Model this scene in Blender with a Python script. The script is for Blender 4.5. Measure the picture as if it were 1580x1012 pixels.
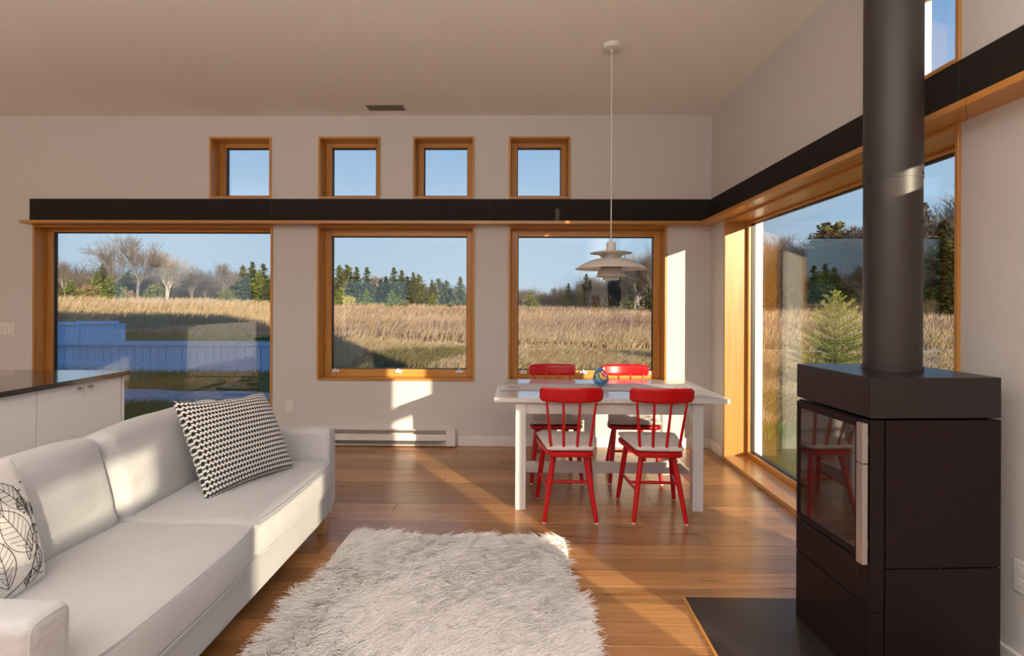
import bpy, bmesh, math, random
import numpy as np
from mathutils import Vector, Matrix, noise
C = bpy.context.scene
COL = C.collection
PI = math.pi
for o in list(bpy.data.objects):
    bpy.data.objects.remove(o)

# ------------------------------------------------------------------ camera
F, YAW, ROLL, EYE = 800.0, math.atan(13 / 800), 0.0042, 1.36
cd = bpy.data.cameras.new('camera')
cd.sensor_width = 36.0
cd.lens = 36.0 * F / 1580
cd.shift_y = -35 / 1580
cd.clip_end = 600
cam = bpy.data.objects.new('camera', cd)
COL.objects.link(cam)
cam.matrix_world = (Matrix.Translation((0, 0, EYE)) @ Matrix.Rotation(YAW, 4, 'Z')
                    @ Matrix.Rotation(PI / 2, 4, 'X') @ Matrix.Rotation(ROLL, 4, 'Z'))
C.camera = cam

# ------------------------------------------------------------------ world, sun, lamps, exposure
C.view_settings.view_transform = 'Standard'
C.view_settings.look = 'None'
C.view_settings.gamma = 1.0
C.view_settings.use_curve_mapping = False
C.view_settings.exposure = 0.0
C.cycles.use_denoising = True
C.cycles.max_bounces = 8
C.cycles.diffuse_bounces = 5
C.cycles.glossy_bounces = 4
C.cycles.transparent_max_bounces = 24
C.cycles.sample_clamp_indirect = 6.0

SUN_TAN, SUN_EL = 0.65, 0.20          # dx/dy of the travelling light, drop per metre
w = bpy.data.worlds.new('sky')
C.world = w
w.use_nodes = True
nt = w.node_tree
nt.nodes.clear()
tc = nt.nodes.new('ShaderNodeTexCoord')
sp = nt.nodes.new('ShaderNodeSeparateXYZ')
rp = nt.nodes.new('ShaderNodeValToRGB')
bg = nt.nodes.new('ShaderNodeBackground')
ow = nt.nodes.new('ShaderNodeOutputWorld')
rp.color_ramp.elements[0].position = 0.0
rp.color_ramp.elements[0].color = (0.62, 0.77, 0.92, 1)
rp.color_ramp.elements[1].position = 0.9
rp.color_ramp.elements[1].color = (0.07, 0.19, 0.56, 1)
for p_, c_ in ((0.10, (0.53, 0.72, 0.93, 1)), (0.24, (0.42, 0.64, 0.93, 1)), (0.42, (0.26, 0.50, 0.88, 1))):
    e_ = rp.color_ramp.elements.new(p_)
    e_.color = c_
bg.inputs['Strength'].default_value = 1.0
nt.links.new(tc.outputs['Generated'], sp.inputs[0])
nt.links.new(sp.outputs['Z'], rp.inputs[0])
nt.links.new(rp.outputs[0], bg.inputs[0])
nt.links.new(bg.outputs[0], ow.inputs[0])

sl = bpy.data.lights.new('sun', 'SUN')
sl.energy = 11.0
sl.color = (1.0, 0.83, 0.60)
sl.angle = math.radians(0.55)
so = bpy.data.objects.new('sun', sl)
COL.objects.link(so)
hn = math.hypot(SUN_TAN, 1.0)
sdir = Vector((-SUN_TAN / hn, 1.0 / hn, -SUN_EL)).normalized()
so.rotation_euler = sdir.to_track_quat('-Z', 'Y').to_euler()
so.location = (8, -12, 6)


def area(name, loc, rot, sx, sy, power, color):
    l = bpy.data.lights.new(name, 'AREA')
    l.shape = 'RECTANGLE'
    l.size, l.size_y, l.energy, l.color = sx, sy, power, color
    o = bpy.data.objects.new(name, l)
    o.location, o.rotation_euler = loc, rot
    COL.objects.link(o)


# added fill lights out of view, facing up to brighten the room
area('added_fill_up', (-1.0, -1.4, 1.8), (PI, 0, 0), 5.0, 2.8, 325, (1.0, 0.98, 0.96))
area('added_fill_up', (-5.2, 0.6, 2.2), (PI, 0, 0), 2.4, 3.6, 42, (1.0, 0.98, 0.96))
# added broad fill light behind the camera, shining down from the ceiling
area('added_fill_down', (-1.7, -1.1, 3.16), (0, 0, 0), 5.0, 2.6, 42, (0.97, 0.98, 1.0))


# ------------------------------------------------------------------ node helpers
class N:
    def __init__(s, name):
        s.m = bpy.data.materials.new(name)
        s.m.use_nodes = True
        s.t = s.m.node_tree
        s.t.nodes.clear()
        s.out = s.t.nodes.new('ShaderNodeOutputMaterial')

    def n(s, typ, **kw):
        nd = s.t.nodes.new('ShaderNode' + typ)
        for k, v in kw.items():
            if k.startswith('i_'):
                nd.inputs[k[2:].replace('_', ' ')].default_value = v
            else:
                setattr(nd, k, v)
        return nd

    def l(s, a, b):
        s.t.links.new(a, b)

    def val(s, x, sock):
        if hasattr(x, 'is_linked'):
            s.l(x, sock)
        else:
            sock.default_value = x

    def math(s, op, a, b=0.0, c=0.0):
        nd = s.n('Math', operation=op)
        s.val(a, nd.inputs[0])
        s.val(b, nd.inputs[1])
        s.val(c, nd.inputs[2])
        return nd.outputs[0]

    def ramp(s, f, stops):
        r = s.n('ValToRGB')
        els = r.color_ramp.elements
        els[0].position, els[0].color = stops[0][0], tuple(stops[0][1]) + (1,)
        els[1].position, els[1].color = stops[-1][0], tuple(stops[-1][1]) + (1,)
        for p, c in stops[1:-1]:
            e = els.new(p)
            e.color = tuple(c) + (1,)
        s.l(f, r.inputs[0])
        return r.outputs[0]

    def mix(s, f, a, b, mode='MIX'):
        nd = s.n('Mix', data_type='RGBA', blend_type=mode)
        s.val(f, nd.inputs[0])
        for x, k in ((a, 6), (b, 7)):
            if hasattr(x, 'is_linked'):
                s.l(x, nd.inputs[k])
            else:
                nd.inputs[k].default_value = tuple(x) + (1,)
        return nd.outputs[2]

    def noise(s, vec, scale=5, detail=3, rough=0.5, dist=0.0):
        nd = s.n('TexNoise')
        if vec is not None:
            s.l(vec, nd.inputs['Vector'])
        nd.inputs['Scale'].default_value = scale
        nd.inputs['Detail'].default_value = detail
        nd.inputs['Roughness'].default_value = rough
        nd.inputs['Distortion'].default_value = dist
        return nd.outputs['Fac']

    def coord(s, which='Object', scale=(1, 1, 1), loc=None):
        t_ = s.n('TexCoord')
        mp = s.n('Mapping')
        s.l(t_.outputs[which], mp.inputs[0])
        mp.inputs['Scale'].default_value = scale
        if loc is not None:
            s.l(loc, mp.inputs['Location'])
        return mp.outputs[0]

    def pr(s, color, rough=0.5, metal=0.0, coat=0.0, bump=None, bstr=0.1, bdist=0.01, spec=0.5, sheen=0.0, coat_rough=0.05):
        p = s.n('BsdfPrincipled')
        if hasattr(color, 'is_linked'):
            s.l(color, p.inputs['Base Color'])
        else:
            p.inputs['Base Color'].default_value = tuple(color) + (1,)
        s.val(rough, p.inputs['Roughness'])
        p.inputs['Metallic'].default_value = metal
        p.inputs['Coat Weight'].default_value = coat
        p.inputs['Coat Roughness'].default_value = coat_rough
        p.inputs['Specular IOR Level'].default_value = spec
        p.inputs['Sheen Weight'].default_value = sheen
        if bump is not None:
            b = s.n('Bump')
            b.inputs['Strength'].default_value = bstr
            b.inputs['Distance'].default_value = bdist
            s.l(bump, b.inputs['Height'])
            s.l(b.outputs[0], p.inputs['Normal'])
        s.l(p.outputs[0], s.out.inputs[0])
        return s.m


def plain(name, color, rough=0.5, metal=0.0, coat=0.0, nscale=40, nvar=0.06, bstr=0.0, spec=0.5, sheen=0.0):
    m = N(name)
    v = m.coord()
    f = m.noise(v, nscale, 3)
    lo = [c * (1 - nvar) for c in color]
    hi = [min(1, c * (1 + nvar)) for c in color]
    col = m.ramp(f, [(0.3, lo), (0.7, hi)])
    return m.pr(col, rough, metal, coat, f if bstr else None, bstr, 0.004, spec, sheen)


def wood(name, axis, stops, rough=0.35, coat=0.15, fine=26.0):
    m = N(name)
    oi = m.n('ObjectInfo')
    sc = [fine, fine, fine]
    sc[axis] = 1.1
    off = m.n('CombineXYZ')
    for k in range(3):
        m.l(m.math('MULTIPLY', oi.outputs['Random'], 37.0 + 11 * k), off.inputs[k])
    v = m.coord('Object', tuple(sc), off.outputs[0])
    g = m.noise(v, 1.0, 5, 0.6, 0.9)
    g2 = m.noise(v, 0.25, 2, 0.5, 0.5)
    f = m.math('ADD', m.math('MULTIPLY', g, 0.65), m.math('MULTIPLY', g2, 0.35))
    c = m.ramp(f, stops)
    br = m.math('ADD', 0.86, m.math('MULTIPLY', oi.outputs['Random'], 0.26))
    cb = m.n('CombineColor')
    for k in range(3):
        m.l(br, cb.inputs[k])
    c = m.mix(1.0, c, cb.outputs[0], 'MULTIPLY')
    return m.pr(c, rough, 0, coat, g, 0.05, 0.003)


FIR = [(0.28, (0.36, 0.14, 0.026)), (0.46, (0.51, 0.225, 0.046)), (0.62, (0.58, 0.275, 0.066)), (0.8, (0.64, 0.33, 0.095))]
M = {}
M['wall'] = plain('wall_paint', (0.615, 0.59, 0.565), 0.85, nscale=60, nvar=0.012, bstr=0.02, spec=0.2)
M['ceiling'] = plain('ceiling_paint', (0.84, 0.80, 0.75), 0.9, nscale=60, nvar=0.012, spec=0.2)
M['white_trim'] = plain('white_trim_paint', (0.76, 0.73, 0.70), 0.4, nscale=20, nvar=0.01)
for i, a in enumerate('xyz'):
    M['fir_' + a] = wood('fir_along_' + a, i, FIR)
M['felt'] = plain('black_band', (0.018, 0.014, 0.012), 0.75, nscale=300, nvar=0.35, bstr=0.15, spec=0.25)
M['black'] = plain('black_gasket', (0.012, 0.013, 0.015), 0.45)
M['white_plastic'] = plain('white_plastic', (0.74, 0.71, 0.67), 0.35)
M['white_metal'] = plain('white_enamel_metal', (0.72, 0.68, 0.65), 0.35)
M['red'] = plain('red_lacquer', (0.52, 0.005, 0.008), 0.30, coat=0.12, nscale=8, nvar=0.05, spec=0.35)
M['table'] = plain('white_lacquer', (0.66, 0.64, 0.62), 0.16, coat=0.5, nscale=12, nvar=0.01)
M['stove'] = plain('stove_steel', (0.014, 0.0075, 0.0082), 0.45, nscale=500, nvar=0.25, bstr=0.04, spec=0.2)
M['stove_top'] = plain('stove_top_steel', (0.016, 0.010, 0.011), 0.33, nscale=500, nvar=0.25)
M['pipe'] = plain('flue_steel', (0.028, 0.0215, 0.020), 0.48, nscale=300, nvar=0.2, spec=0.55)
M['slate'] = plain('hearth_steel', (0.022, 0.019, 0.018), 0.38, nscale=5, nvar=0.45)
M['steel'] = plain('brushed_steel', (0.55, 0.52, 0.50), 0.32, metal=0.9, nscale=120, nvar=0.06)
M['fire_glass'] = plain('stove_glass', (0.020, 0.012, 0.009), 0.04, coat=1.0, nscale=4, nvar=0.4, spec=0.9)
M['lamp'] = plain('lamp_enamel', (0.66, 0.63, 0.58), 0.45, nscale=20, nvar=0.01)
M['blue_ring'] = plain('blue_inner_reflector', (0.03, 0.035, 0.12), 0.4)
M['counter'] = plain('dark_stone_worktop', (0.020, 0.017, 0.015), 0.13, coat=0.6, nscale=90, nvar=0.5)
M['cab'] = plain('white_cabinet_paint', (0.90, 0.88, 0.87), 0.4, nscale=20, nvar=0.01)
M['oak'] = wood('pale_oak', 2, [(0.3, (0.42, 0.24, 0.10)), (0.7, (0.60, 0.38, 0.18))])
M['exterior'] = plain('exterior_cladding', (0.55, 0.54, 0.52), 0.8)
M['roofing'] = plain('roof_metal', (0.10, 0.10, 0.11), 0.6)
M['fence'] = plain('white_fence_shade_tint', (0.30, 0.61, 0.95), 0.6, nscale=6, nvar=0.05)  # white fence; its blue shade is put into the paint colour
M['track'] = plain('pale_sandy_track', (0.72, 0.58, 0.45), 0.95, nscale=5, nvar=0.15)
M['gravel'] = plain('grey_gravel', (0.24, 0.26, 0.285), 0.95, nscale=9, nvar=0.2)
M['pad'] = plain('natural_cotton', (0.66, 0.60, 0.54), 0.9, nscale=160, nvar=0.08, bstr=0.12, spec=0.2, sheen=0.2)
M['ext_white'] = plain('white_outer_frame', (0.80, 0.78, 0.74), 0.5)


def fabric(name, col):
    m = N(name)
    v = m.coord()
    big = m.noise(v, 3.2, 4, 0.55, 0.8)
    mid = m.noise(m.coord('Object', (6, 3, 9)), 2.0, 3, 0.55, 1.4)
    weave = m.noise(v, 420, 1)
    rn = m.noise(m.coord('Object', (2.2, 5.5, 3.5)), 1.3, 2, 0.45, 1.2)
    ridge = m.math('POWER', m.math('SUBTRACT', 1.0, m.math('ABSOLUTE', m.math('SUBTRACT', m.math('MULTIPLY', rn, 2.0), 1.0))), 7.0)
    big = m.math('ADD', big, m.math('MULTIPLY', ridge, 0.085))
    h = m.math('ADD', m.math('MULTIPLY', big, 0.7), m.math('ADD', m.math('MULTIPLY', mid, 0.35), m.math('MULTIPLY', weave, 0.02)))
    c = m.ramp(mid, [(0.3, [x * 0.97 for x in col]), (0.7, col)])
    return m.pr(c, 0.9, 0, 0, h, 0.36, 0.03, 0.2, 0.25)


M['sofa'] = fabric('white_cotton_cover', (0.48, 0.48, 0.485))


def glass_mat():
    m = N('window_glass')
    g = m.n('NewGeometry')
    d = m.n('VectorMath', operation='DOT_PRODUCT')
    m.l(g.outputs['Normal'], d.inputs[0])
    m.l(g.outputs['Incoming'], d.inputs[1])
    c = m.math('ABSOLUTE', d.outputs['Value'])
    k = m.math('POWER', m.math('SUBTRACT', 1.0, c), 5.0)
    f = m.math('ADD', 0.04, m.math('MULTIPLY', k, 0.96))
    tr = m.n('BsdfTransparent')
    tr.inputs[0].default_value = (0.975, 0.985, 0.98, 1)
    gl = m.n('BsdfGlossy')
    gl.inputs['Roughness'].default_value = 0.0
    mx = m.n('MixShader')
    m.l(f, mx.inputs[0])
    m.l(tr.outputs[0], mx.inputs[1])
    m.l(gl.outputs[0], mx.inputs[2])
    m.l(mx.outputs[0], m.out.inputs[0])
    return m.m


M['glass'] = glass_mat()


def floor_mat():
    m = N('heart_pine_floor')
    oi = m.n('ObjectInfo')
    off = m.n('CombineXYZ')
    for k in range(3):
        m.l(m.math('MULTIPLY', oi.outputs['Random'], 53.0 + 19 * k), off.inputs[k])
    v = m.coord('Object', (0.9, 16, 1), off.outputs[0])
    g = m.noise(v, 1.6, 6, 0.62, 1.1)
    fine = m.noise(m.coord('Object', (3, 130, 1), off.outputs[0]), 1.0, 3, 0.6)
    vk = m.coord('Object', (1.0, 2.6, 1), off.outputs[0])
    vo = m.n('TexVoronoi')
    vo.inputs['Scale'].default_value = 1.5
    m.l(vk, vo.inputs['Vector'])
    f = m.math('ADD', m.math('MULTIPLY', g, 0.75), m.math('MULTIPLY', fine, 0.25))
    c = m.ramp(f, [(0.30, (0.20, 0.080, 0.026)), (0.45, (0.35, 0.160, 0.055)), (0.58, (0.43, 0.212, 0.078)), (0.75, (0.50, 0.262, 0.105))])
    knot = m.ramp(vo.outputs['Distance'], [(0.028, (0, 0, 0)), (0.065, (1, 1, 1))])
    c = m.mix(knot, (0.075, 0.025, 0.010), c)
    br = m.math('ADD', 0.74, m.math('MULTIPLY', oi.outputs['Random'], 0.5))
    cb = m.n('CombineColor')
    for k in range(3):
        m.l(br, cb.inputs[k])
    c = m.mix(1.0, c, cb.outputs[0], 'MULTIPLY')
    r = m.math('ADD', 0.24, m.math('MULTIPLY', g, 0.10))
    return m.pr(c, r, 0, 0.25, f, 0.06, 0.002, 0.5, 0, 0.22)


M['floor'] = floor_mat()


# ------------------------------------------------------------------ mesh helpers
class MB:
    def __init__(s):
        s.v, s.f, s.mi, s.cur = [], [], [], 0

    def add(s, vs, fs):
        b = len(s.v)
        s.v += [tuple(p) for p in vs]
        for f in fs:
            s.f.append(tuple(b + i for i in f))
            s.mi.append(s.cur)

    def box(s, x0, x1, y0, y1, z0, z1, c=0.0, M_=None):
        x0, x1 = min(x0, x1), max(x0, x1)
        y0, y1 = min(y0, y1), max(y0, y1)
        z0, z1 = min(z0, z1), max(z0, z1)
        h = ((x1 - x0) / 2, (y1 - y0) / 2, (z1 - z0) / 2)
        m = ((x1 + x0) / 2, (y1 + y0) / 2, (z1 + z0) / 2)
        if c <= 0:
            vs = [(x, y, z) for x in (x0, x1) for y in (y0, y1) for z in (z0, z1)]
            fs = [(0, 1, 3, 2), (4, 6, 7, 5), (0, 4, 5, 1), (2, 3, 7, 6), (0, 2, 6, 4), (1, 5, 7, 3)]
        else:
            c = min(c, min(h) * 0.49 * 2 * 0.5 + 1e-5)
            vs, ix = [], {}
            sg = (-1, 1)
            for sx in sg:
                for sy in sg:
                    for sz in sg:
                        q = (sx, sy, sz)
                        for a in range(3):
                            ix[q + (a,)] = len(vs)
                            vs.append(tuple(m[k] + q[k] * (h[k] if k == a else h[k] - c) for k in range(3)))
            fs = []

            def cr(a, sa, b, sb, cc, sc):
                q = [0, 0, 0]
                q[a], q[b], q[cc] = sa, sb, sc
                return tuple(q)
            for a in range(3):
                b, d = (a + 1) % 3, (a + 2) % 3
                for s1 in sg:
                    fs.append(tuple(ix[cr(a, s1, b, p, d, q) + (a,)] for p, q in ((-1, -1), (1, -1), (1, 1), (-1, 1))))
                for s1 in sg:
                    for s2 in sg:
                        fs.append((ix[cr(a, s1, b, s2, d, -1) + (a,)], ix[cr(a, s1, b, s2, d, 1) + (a,)],
                                   ix[cr(a, s1, b, s2, d, 1) + (b,)], ix[cr(a, s1, b, s2, d, -1) + (b,)]))
            for sx in sg:
                for sy in sg:
                    for sz in sg:
                        fs.append(tuple(ix[(sx, sy, sz, a)] for a in range(3)))
        if M_ is not None:
            vs = [tuple(M_ @ Vector(p)) for p in vs]
        s.add(vs, fs)
        return s

    def tube(s, pts, rad, n=8, cap=True, closed=False):
        pts = [Vector(p) for p in pts]
        k = len(pts)
        if not hasattr(rad, '__len__'):
            rad = [rad] * k
        vs, fs = [], []
        up = None
        for i, p in enumerate(pts):
            if closed:
                t = pts[(i + 1) % k] - pts[i - 1]
            else:
                t = pts[min(i + 1, k - 1)] - pts[max(i - 1, 0)]
            t.normalize()
            if up is None:
                up = Vector((0, 0, 1)) if abs(t.z) < 0.9 else Vector((1, 0, 0))
            u = (up - t * up.dot(t))
            if u.length < 1e-6:
                u = t.orthogonal()
            u.normalize()
            up = u
            b = t.cross(u)
            for j in range(n):
                a = 2 * PI * j / n
                vs.append(p + (u * math.cos(a) + b * math.sin(a)) * rad[i])
        for i in range(k if closed else k - 1):
            for j in range(n):
                i2 = (i + 1) % k
                fs.append((i * n + j, i * n + (j + 1) % n, i2 * n + (j + 1) % n, i2 * n + j))
        if cap and not closed:
            fs.append(tuple(range(n - 1, -1, -1)))
            fs.append(tuple((k - 1) * n + j for j in range(n)))
        s.add(vs, fs)
        return s

    def lathe(s, prof, n=32, c=(0, 0, 0), closed=False):
        vs, fs = [], []
        k = len(prof)
        for r, z in prof:
            for j in range(n):
                a = 2 * PI * j / n
                vs.append((c[0] + r * math.cos(a), c[1] + r * math.sin(a), c[2] + z))
        for i in range(k if closed else k - 1):
            i2 = (i + 1) % k
            for j in range(n):
                fs.append((i * n + j, i * n + (j + 1) % n, i2 * n + (j + 1) % n, i2 * n + j))
        s.add(vs, fs)
        return s

    def build(s, name, mat, parent=None, loc=None, smooth=False, recalc=True, angle=40):
        me = bpy.data.meshes.new(name)
        L = Vector(loc) if loc is not None else Vector((0, 0, 0))
        vs = s.v
        if loc is not None:
            vs = [(p[0] - L.x, p[1] - L.y, p[2] - L.z) for p in s.v]
        me.from_pydata(vs, [], s.f)
        for x in (mat if isinstance(mat, (list, tuple)) else [mat]):
            me.materials.append(x)
        if isinstance(mat, (list, tuple)):
            me.polygons.foreach_set('material_index', s.mi)
        if recalc:
            b = bmesh.new()
            b.from_mesh(me)
            bmesh.ops.recalc_face_normals(b, faces=b.faces)
            b.to_mesh(me)
            b.free()
        if smooth:
            me.polygons.foreach_set('use_smooth', [True] * len(me.polygons))
            me.set_sharp_from_angle(angle=math.radians(angle))
        me.update()
        return link(name, me, parent, L if (loc is not None and parent is None) else None)


def link(name, data, parent=None, loc=None):
    o = bpy.data.objects.new(name, data)
    COL.objects.link(o)
    if parent is not None:
        o.parent = parent
    if loc is not None:
        o.location = loc
    return o


def tag(o, label, cat, group=None, kind=None):
    if label:
        o['label'] = label
    if cat:
        o['category'] = cat
    if group:
        o['group'] = group
    if kind:
        o['kind'] = kind
    return o


def thing(name, label, cat, loc=(0, 0, 0), rz=0.0, group=None, kind=None):
    o = bpy.data.objects.new(name, None)
    o.empty_display_size = 0.1
    COL.objects.link(o)
    o.location = loc
    o.rotation_euler = (0, 0, rz)
    return tag(o, label, cat, group, kind)


def fast_mesh(name, V, T, mats, tone=None, smooth=False, mi=None):
    """V (n,3) float, T (m,3) int triangles."""
    me = bpy.data.meshes.new(name)
    V = np.asarray(V, np.float32)
    T = np.asarray(T, np.int32)
    me.vertices.add(len(V))
    me.vertices.foreach_set('co', V.ravel())
    me.loops.add(T.size)
    me.loops.foreach_set('vertex_index', T.ravel())
    me.polygons.add(len(T))
    me.polygons.foreach_set('loop_start', np.arange(0, T.size, 3, dtype=np.int32))
    me.polygons.foreach_set('loop_total', np.full(len(T), 3, np.int32))
    for m_ in mats:
        me.materials.append(m_)
    if mi is not None:
        me.polygons.foreach_set('material_index', np.asarray(mi, np.int32))
    if tone is not None:
        a = me.attributes.new('tone', 'FLOAT', 'POINT')
        a.data.foreach_set('value', np.asarray(tone, np.float32))
    me.update(calc_edges=True)
    me.validate()
    return me


# ------------------------------------------------------------------ room shell
D, XR, ZC = 5.0, 1.826, 3.19
XL, YF, TH = -7.0, -5.6, 0.25


def wall_mesh(u0, u1, z0, z1, holes):
    """cells of a wall with rectangular holes; returns list of (ua,ub,za,zb)"""
    us = sorted(set([u0, u1] + [h[0] for h in holes] + [h[1] for h in holes]))
    zs = sorted(set([z0, z1] + [h[2] for h in holes] + [h[3] for h in holes]))
    return us, zs


def build_wall(name, axis, p0, p1, u0, u1, z0, z1, holes, label):
    us, zs = wall_mesh(u0, u1, z0, z1, holes)
    nu, nz = len(us) - 1, len(zs) - 1

    def solid(i, j):
        if i < 0 or j < 0 or i >= nu or j >= nz:
            return False
        a, b = (us[i] + us[i + 1]) / 2, (zs[j] + zs[j + 1]) / 2
        return not any(h[0] < a < h[1] and h[2] < b < h[3] for h in holes)
    mb = MB()

    def pt(p, u, z):
        return (u, p, z) if axis == 'y' else (p, u, z)
    for i in range(nu):
        for j in range(nz):
            if not solid(i, j):
                continue
            a, b, c, d = us[i], us[i + 1], zs[j], zs[j + 1]
            for p in (p0, p1):
                mb.add([pt(p, a, c), pt(p, b, c), pt(p, b, d), pt(p, a, d)], [(0, 1, 2, 3)])
            for di, dj, q in ((-1, 0, (a, c, a, d)), (1, 0, (b, c, b, d)), (0, -1, (a, c, b, c)), (0, 1, (a, d, b, d))):
                if not solid(i + di, j + dj):
                    mb.add([pt(p0, q[0], q[1]), pt(p1, q[0], q[1]), pt(p1, q[2], q[3]), pt(p0, q[2], q[3])], [(0, 1, 2, 3)])
    o = mb.build(name, M['wall'], recalc=False)
    b = bmesh.new()
    b.from_mesh(o.data)
    bmesh.ops.remove_doubles(b, verts=b.verts, dist=1e-5)
    bmesh.ops.recalc_face_normals(b, faces=b.faces)
    b.to_mesh(o.data)
    b.free()
    return tag(o, label, 'wall', kind='structure')


ZL = 2.125                                   # underside of the wooden ledge = head of the big windows
BACK = [(-4.77, -2.407, 0.0, ZL), (-1.972, -0.442, 0.626, ZL), (-0.117, 1.402, 0.626, ZL),
        (-3.03, -2.424, 2.388, 2.985), (-1.963, -1.362, 2.388, 2.985), (-1.044, -0.45, 2.388, 2.985), (-0.117, 0.475, 2.388, 2.985)]
RIGHT = [(2.181, 4.655, 0.0, ZL), (2.181, 2.775, 2.382, 2.985),
         (-0.10, 0.66, 0.0, 1.45), (-0.10, 0.90, 1.45, 2.12), (0.92, 1.74, 1.90, 2.125), (-4.9, -3.0, 1.76, 2.10), (-2.75, -1.60, 1.12, 1.62)]  # last five openings added out of view, shaped for the sun patches
build_wall('wall_back', 'y', D, D + TH, XL, XR + TH, -0.25, ZC, BACK, 'warm white wall with square windows behind the dining table')
build_wall('wall_right', 'x', XR, XR + TH, YF - TH, D, -0.25, ZC, RIGHT, 'warm white side wall behind the black stove')
build_wall('wall_left', 'x', XL - TH, XL, YF - TH, D + TH, -0.25, ZC, [(-3.5, 1.5, 0.9, 2.1)], 'white wall on the kitchen side, outside the picture')
build_wall('wall_front', 'y', YF - TH, YF, XL, XR, -0.25, ZC, [(-5.5, -3.5, 0.3, 2.1), (-2.6, -0.6, 0.3, 2.1)], 'white wall at the near end of the room')
ce = MB().box(XL - TH, XR + TH, YF - TH, D + TH, ZC, ZC + 0.1).build('ceiling', M['ceiling'])
tag(ce, 'plain white ceiling over the whole room', 'ceiling', kind='structure')
rf = MB()
xa, xb = XL - 5, XR + TH + 0.35
rf.add([(xa, YF - .9, 3.34), (xa, D + TH + .45, 3.34), (xa, -0.2, 8.3), (xb, YF - .9, 3.34), (xb, D + TH + .45, 3.34), (xb, -0.2, 8.3)],
       [(0, 1, 2), (3, 5, 4), (0, 3, 4, 1), (1, 4, 5, 2), (2, 5, 3, 0)])
rf = rf.build('roof', M['roofing'])
tag(rf, 'dark pitched roof over the house', 'roof', kind='structure')

# floor: slab and planks
fl = MB().box(XL - TH, XR + TH, YF - TH, D + TH, -0.25, -0.021).build('floor', M['floor'])
tag(fl, 'honey brown wide plank wooden floor', 'floor', kind='structure')
random.seed(5)
PW = 0.146
pl_mesh = {}


def plank_mesh(L):
    L = round(L, 2)
    if L not in pl_mesh:
        mb = MB()
        mb.box(0.0006, L - 0.0006, 0.0005, PW - 0.0005, -0.02, 0.0, 0.0012)
        o = mb.build('plank', M['floor'])
        pl_mesh[L] = o.data
        bpy.data.objects.remove(o)
    return pl_mesh[L]


ys = D
row = 0
while ys > 0.75:
    ys -= PW
    x = -3.6 - random.random() * 1.6
    while x < XR - 0.01:
        L = random.choice((1.6, 2.0, 2.4, 2.8, 3.2))
        if x + L > XR - 0.005:
            L = math.floor((XR - 0.002 - x) * 100) / 100
            if L > 0.03:
                link('plank', plank_mesh(L), fl, (x, ys, 0))
            break
        link('plank', plank_mesh(L), fl, (x, ys, 0))
        x += L
    row += 1
x = XL
mb = MB().box(XL, -5.2, 0.75, D, -0.02, -0.001)
mb.box(XL, XR, YF, ys, -0.02, -0.001)
o = mb.build('plank', M['floor'], fl)
o['kind'] = 'stuff'

# black band, wooden ledge
t = MB().box(-4.80, XR, D - 0.012, D, 2.15, 2.382)
o1 = t.build('trim_1', M['felt'])
tag(o1, 'black band along the back wall above the windows', 'wall band', kind='structure')
for px in (-2.423, -0.293):
    MB().box(px - .0025, px + .0025, D - .0128, D - .011, 2.156, 2.381).build('joint', M['black'], o1)
o2 = MB().box(XR - 0.012, XR, 0.0, D - 0.012, 2.15, 2.382).build('trim_2', M['felt'])
tag(o2, 'black band along the side wall behind the flue', 'wall band', kind='structure')
MB().box(XR - .0128, XR - .011, 2.178, 2.183, 2.156, 2.381).build('joint', M['black'], o2)
LP = 0.145
o3 = MB()
o3.add([(-4.77, D - LP, ZL), (XR - LP, D - LP, ZL), (XR, D, ZL), (-4.77, D, ZL), (-4.77, D - LP, ZL + .028), (XR - LP, D - LP, ZL + .028), (XR, D, ZL + .028), (-4.77, D, ZL + .028)],
       [(0, 1, 2, 3), (4, 7, 6, 5), (0, 4, 5, 1), (1, 5, 6, 2), (2, 6, 7, 3), (3, 7, 4, 0)])
o3 = o3.build('trim_3', M['fir_x'])
tag(o3, 'orange fir ledge under the black band on the back wall', 'ledge', kind='structure')
o4 = MB()
o4.add([(XR - LP, 1.99, ZL), (XR - LP, D - LP, ZL), (XR, D, ZL), (XR, 2.15, ZL), (XR - LP, 1.99, ZL + .028), (XR - LP, D - LP, ZL + .028), (XR, D, ZL + .028), (XR, 2.15, ZL + .028)],
       [(0, 1, 2, 3), (4, 7, 6, 5), (0, 4, 5, 1), (1, 5, 6, 2), (2, 6, 7, 3), (3, 7, 4, 0)])
o4 = o4.build('trim_4', M['fir_y'])
tag(o4, 'orange fir ledge under the black band on the side wall', 'ledge', kind='structure')
p2 = MB()
p2.add([(XR - LP, 0, ZL), (XR - LP, 1.988, ZL), (XR, 2.148, ZL), (XR, 0, ZL), (XR - LP, 0, ZL + .028), (XR - LP, 1.988, ZL + .028), (XR, 2.148, ZL + .028), (XR, 0, ZL + .028)],
       [(0, 1, 2, 3), (4, 7, 6, 5), (0, 4, 5, 1), (1, 5, 6, 2), (2, 6, 7, 3), (3, 7, 4, 0)])
p2.build('ledge_board', M['fir_y'], o4)

# baseboards
bb = MB()
for a, b in ((XL, -4.79), (-2.39, -1.95), (-0.60, XR - 0.001)):
    bb.box(a, b, D - 0.016, D, 0.0, 0.098, 0.004)
tag(bb.build('baseboard_back', M['white_trim']), 'white baseboard along the back wall', 'baseboard', kind='structure')
bb = MB().box(XR - 0.016, XR, 4.675, D - .016, 0, .098, .004)
bb.box(XR - 0.016, XR, 0.64, 2.16, 0, .098, .004)
tag(bb.build('baseboard_right', M['white_trim']), 'white baseboard along the side wall', 'baseboard', kind='structure')

# ------------------------------------------------------------------ windows
wn = 0


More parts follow.
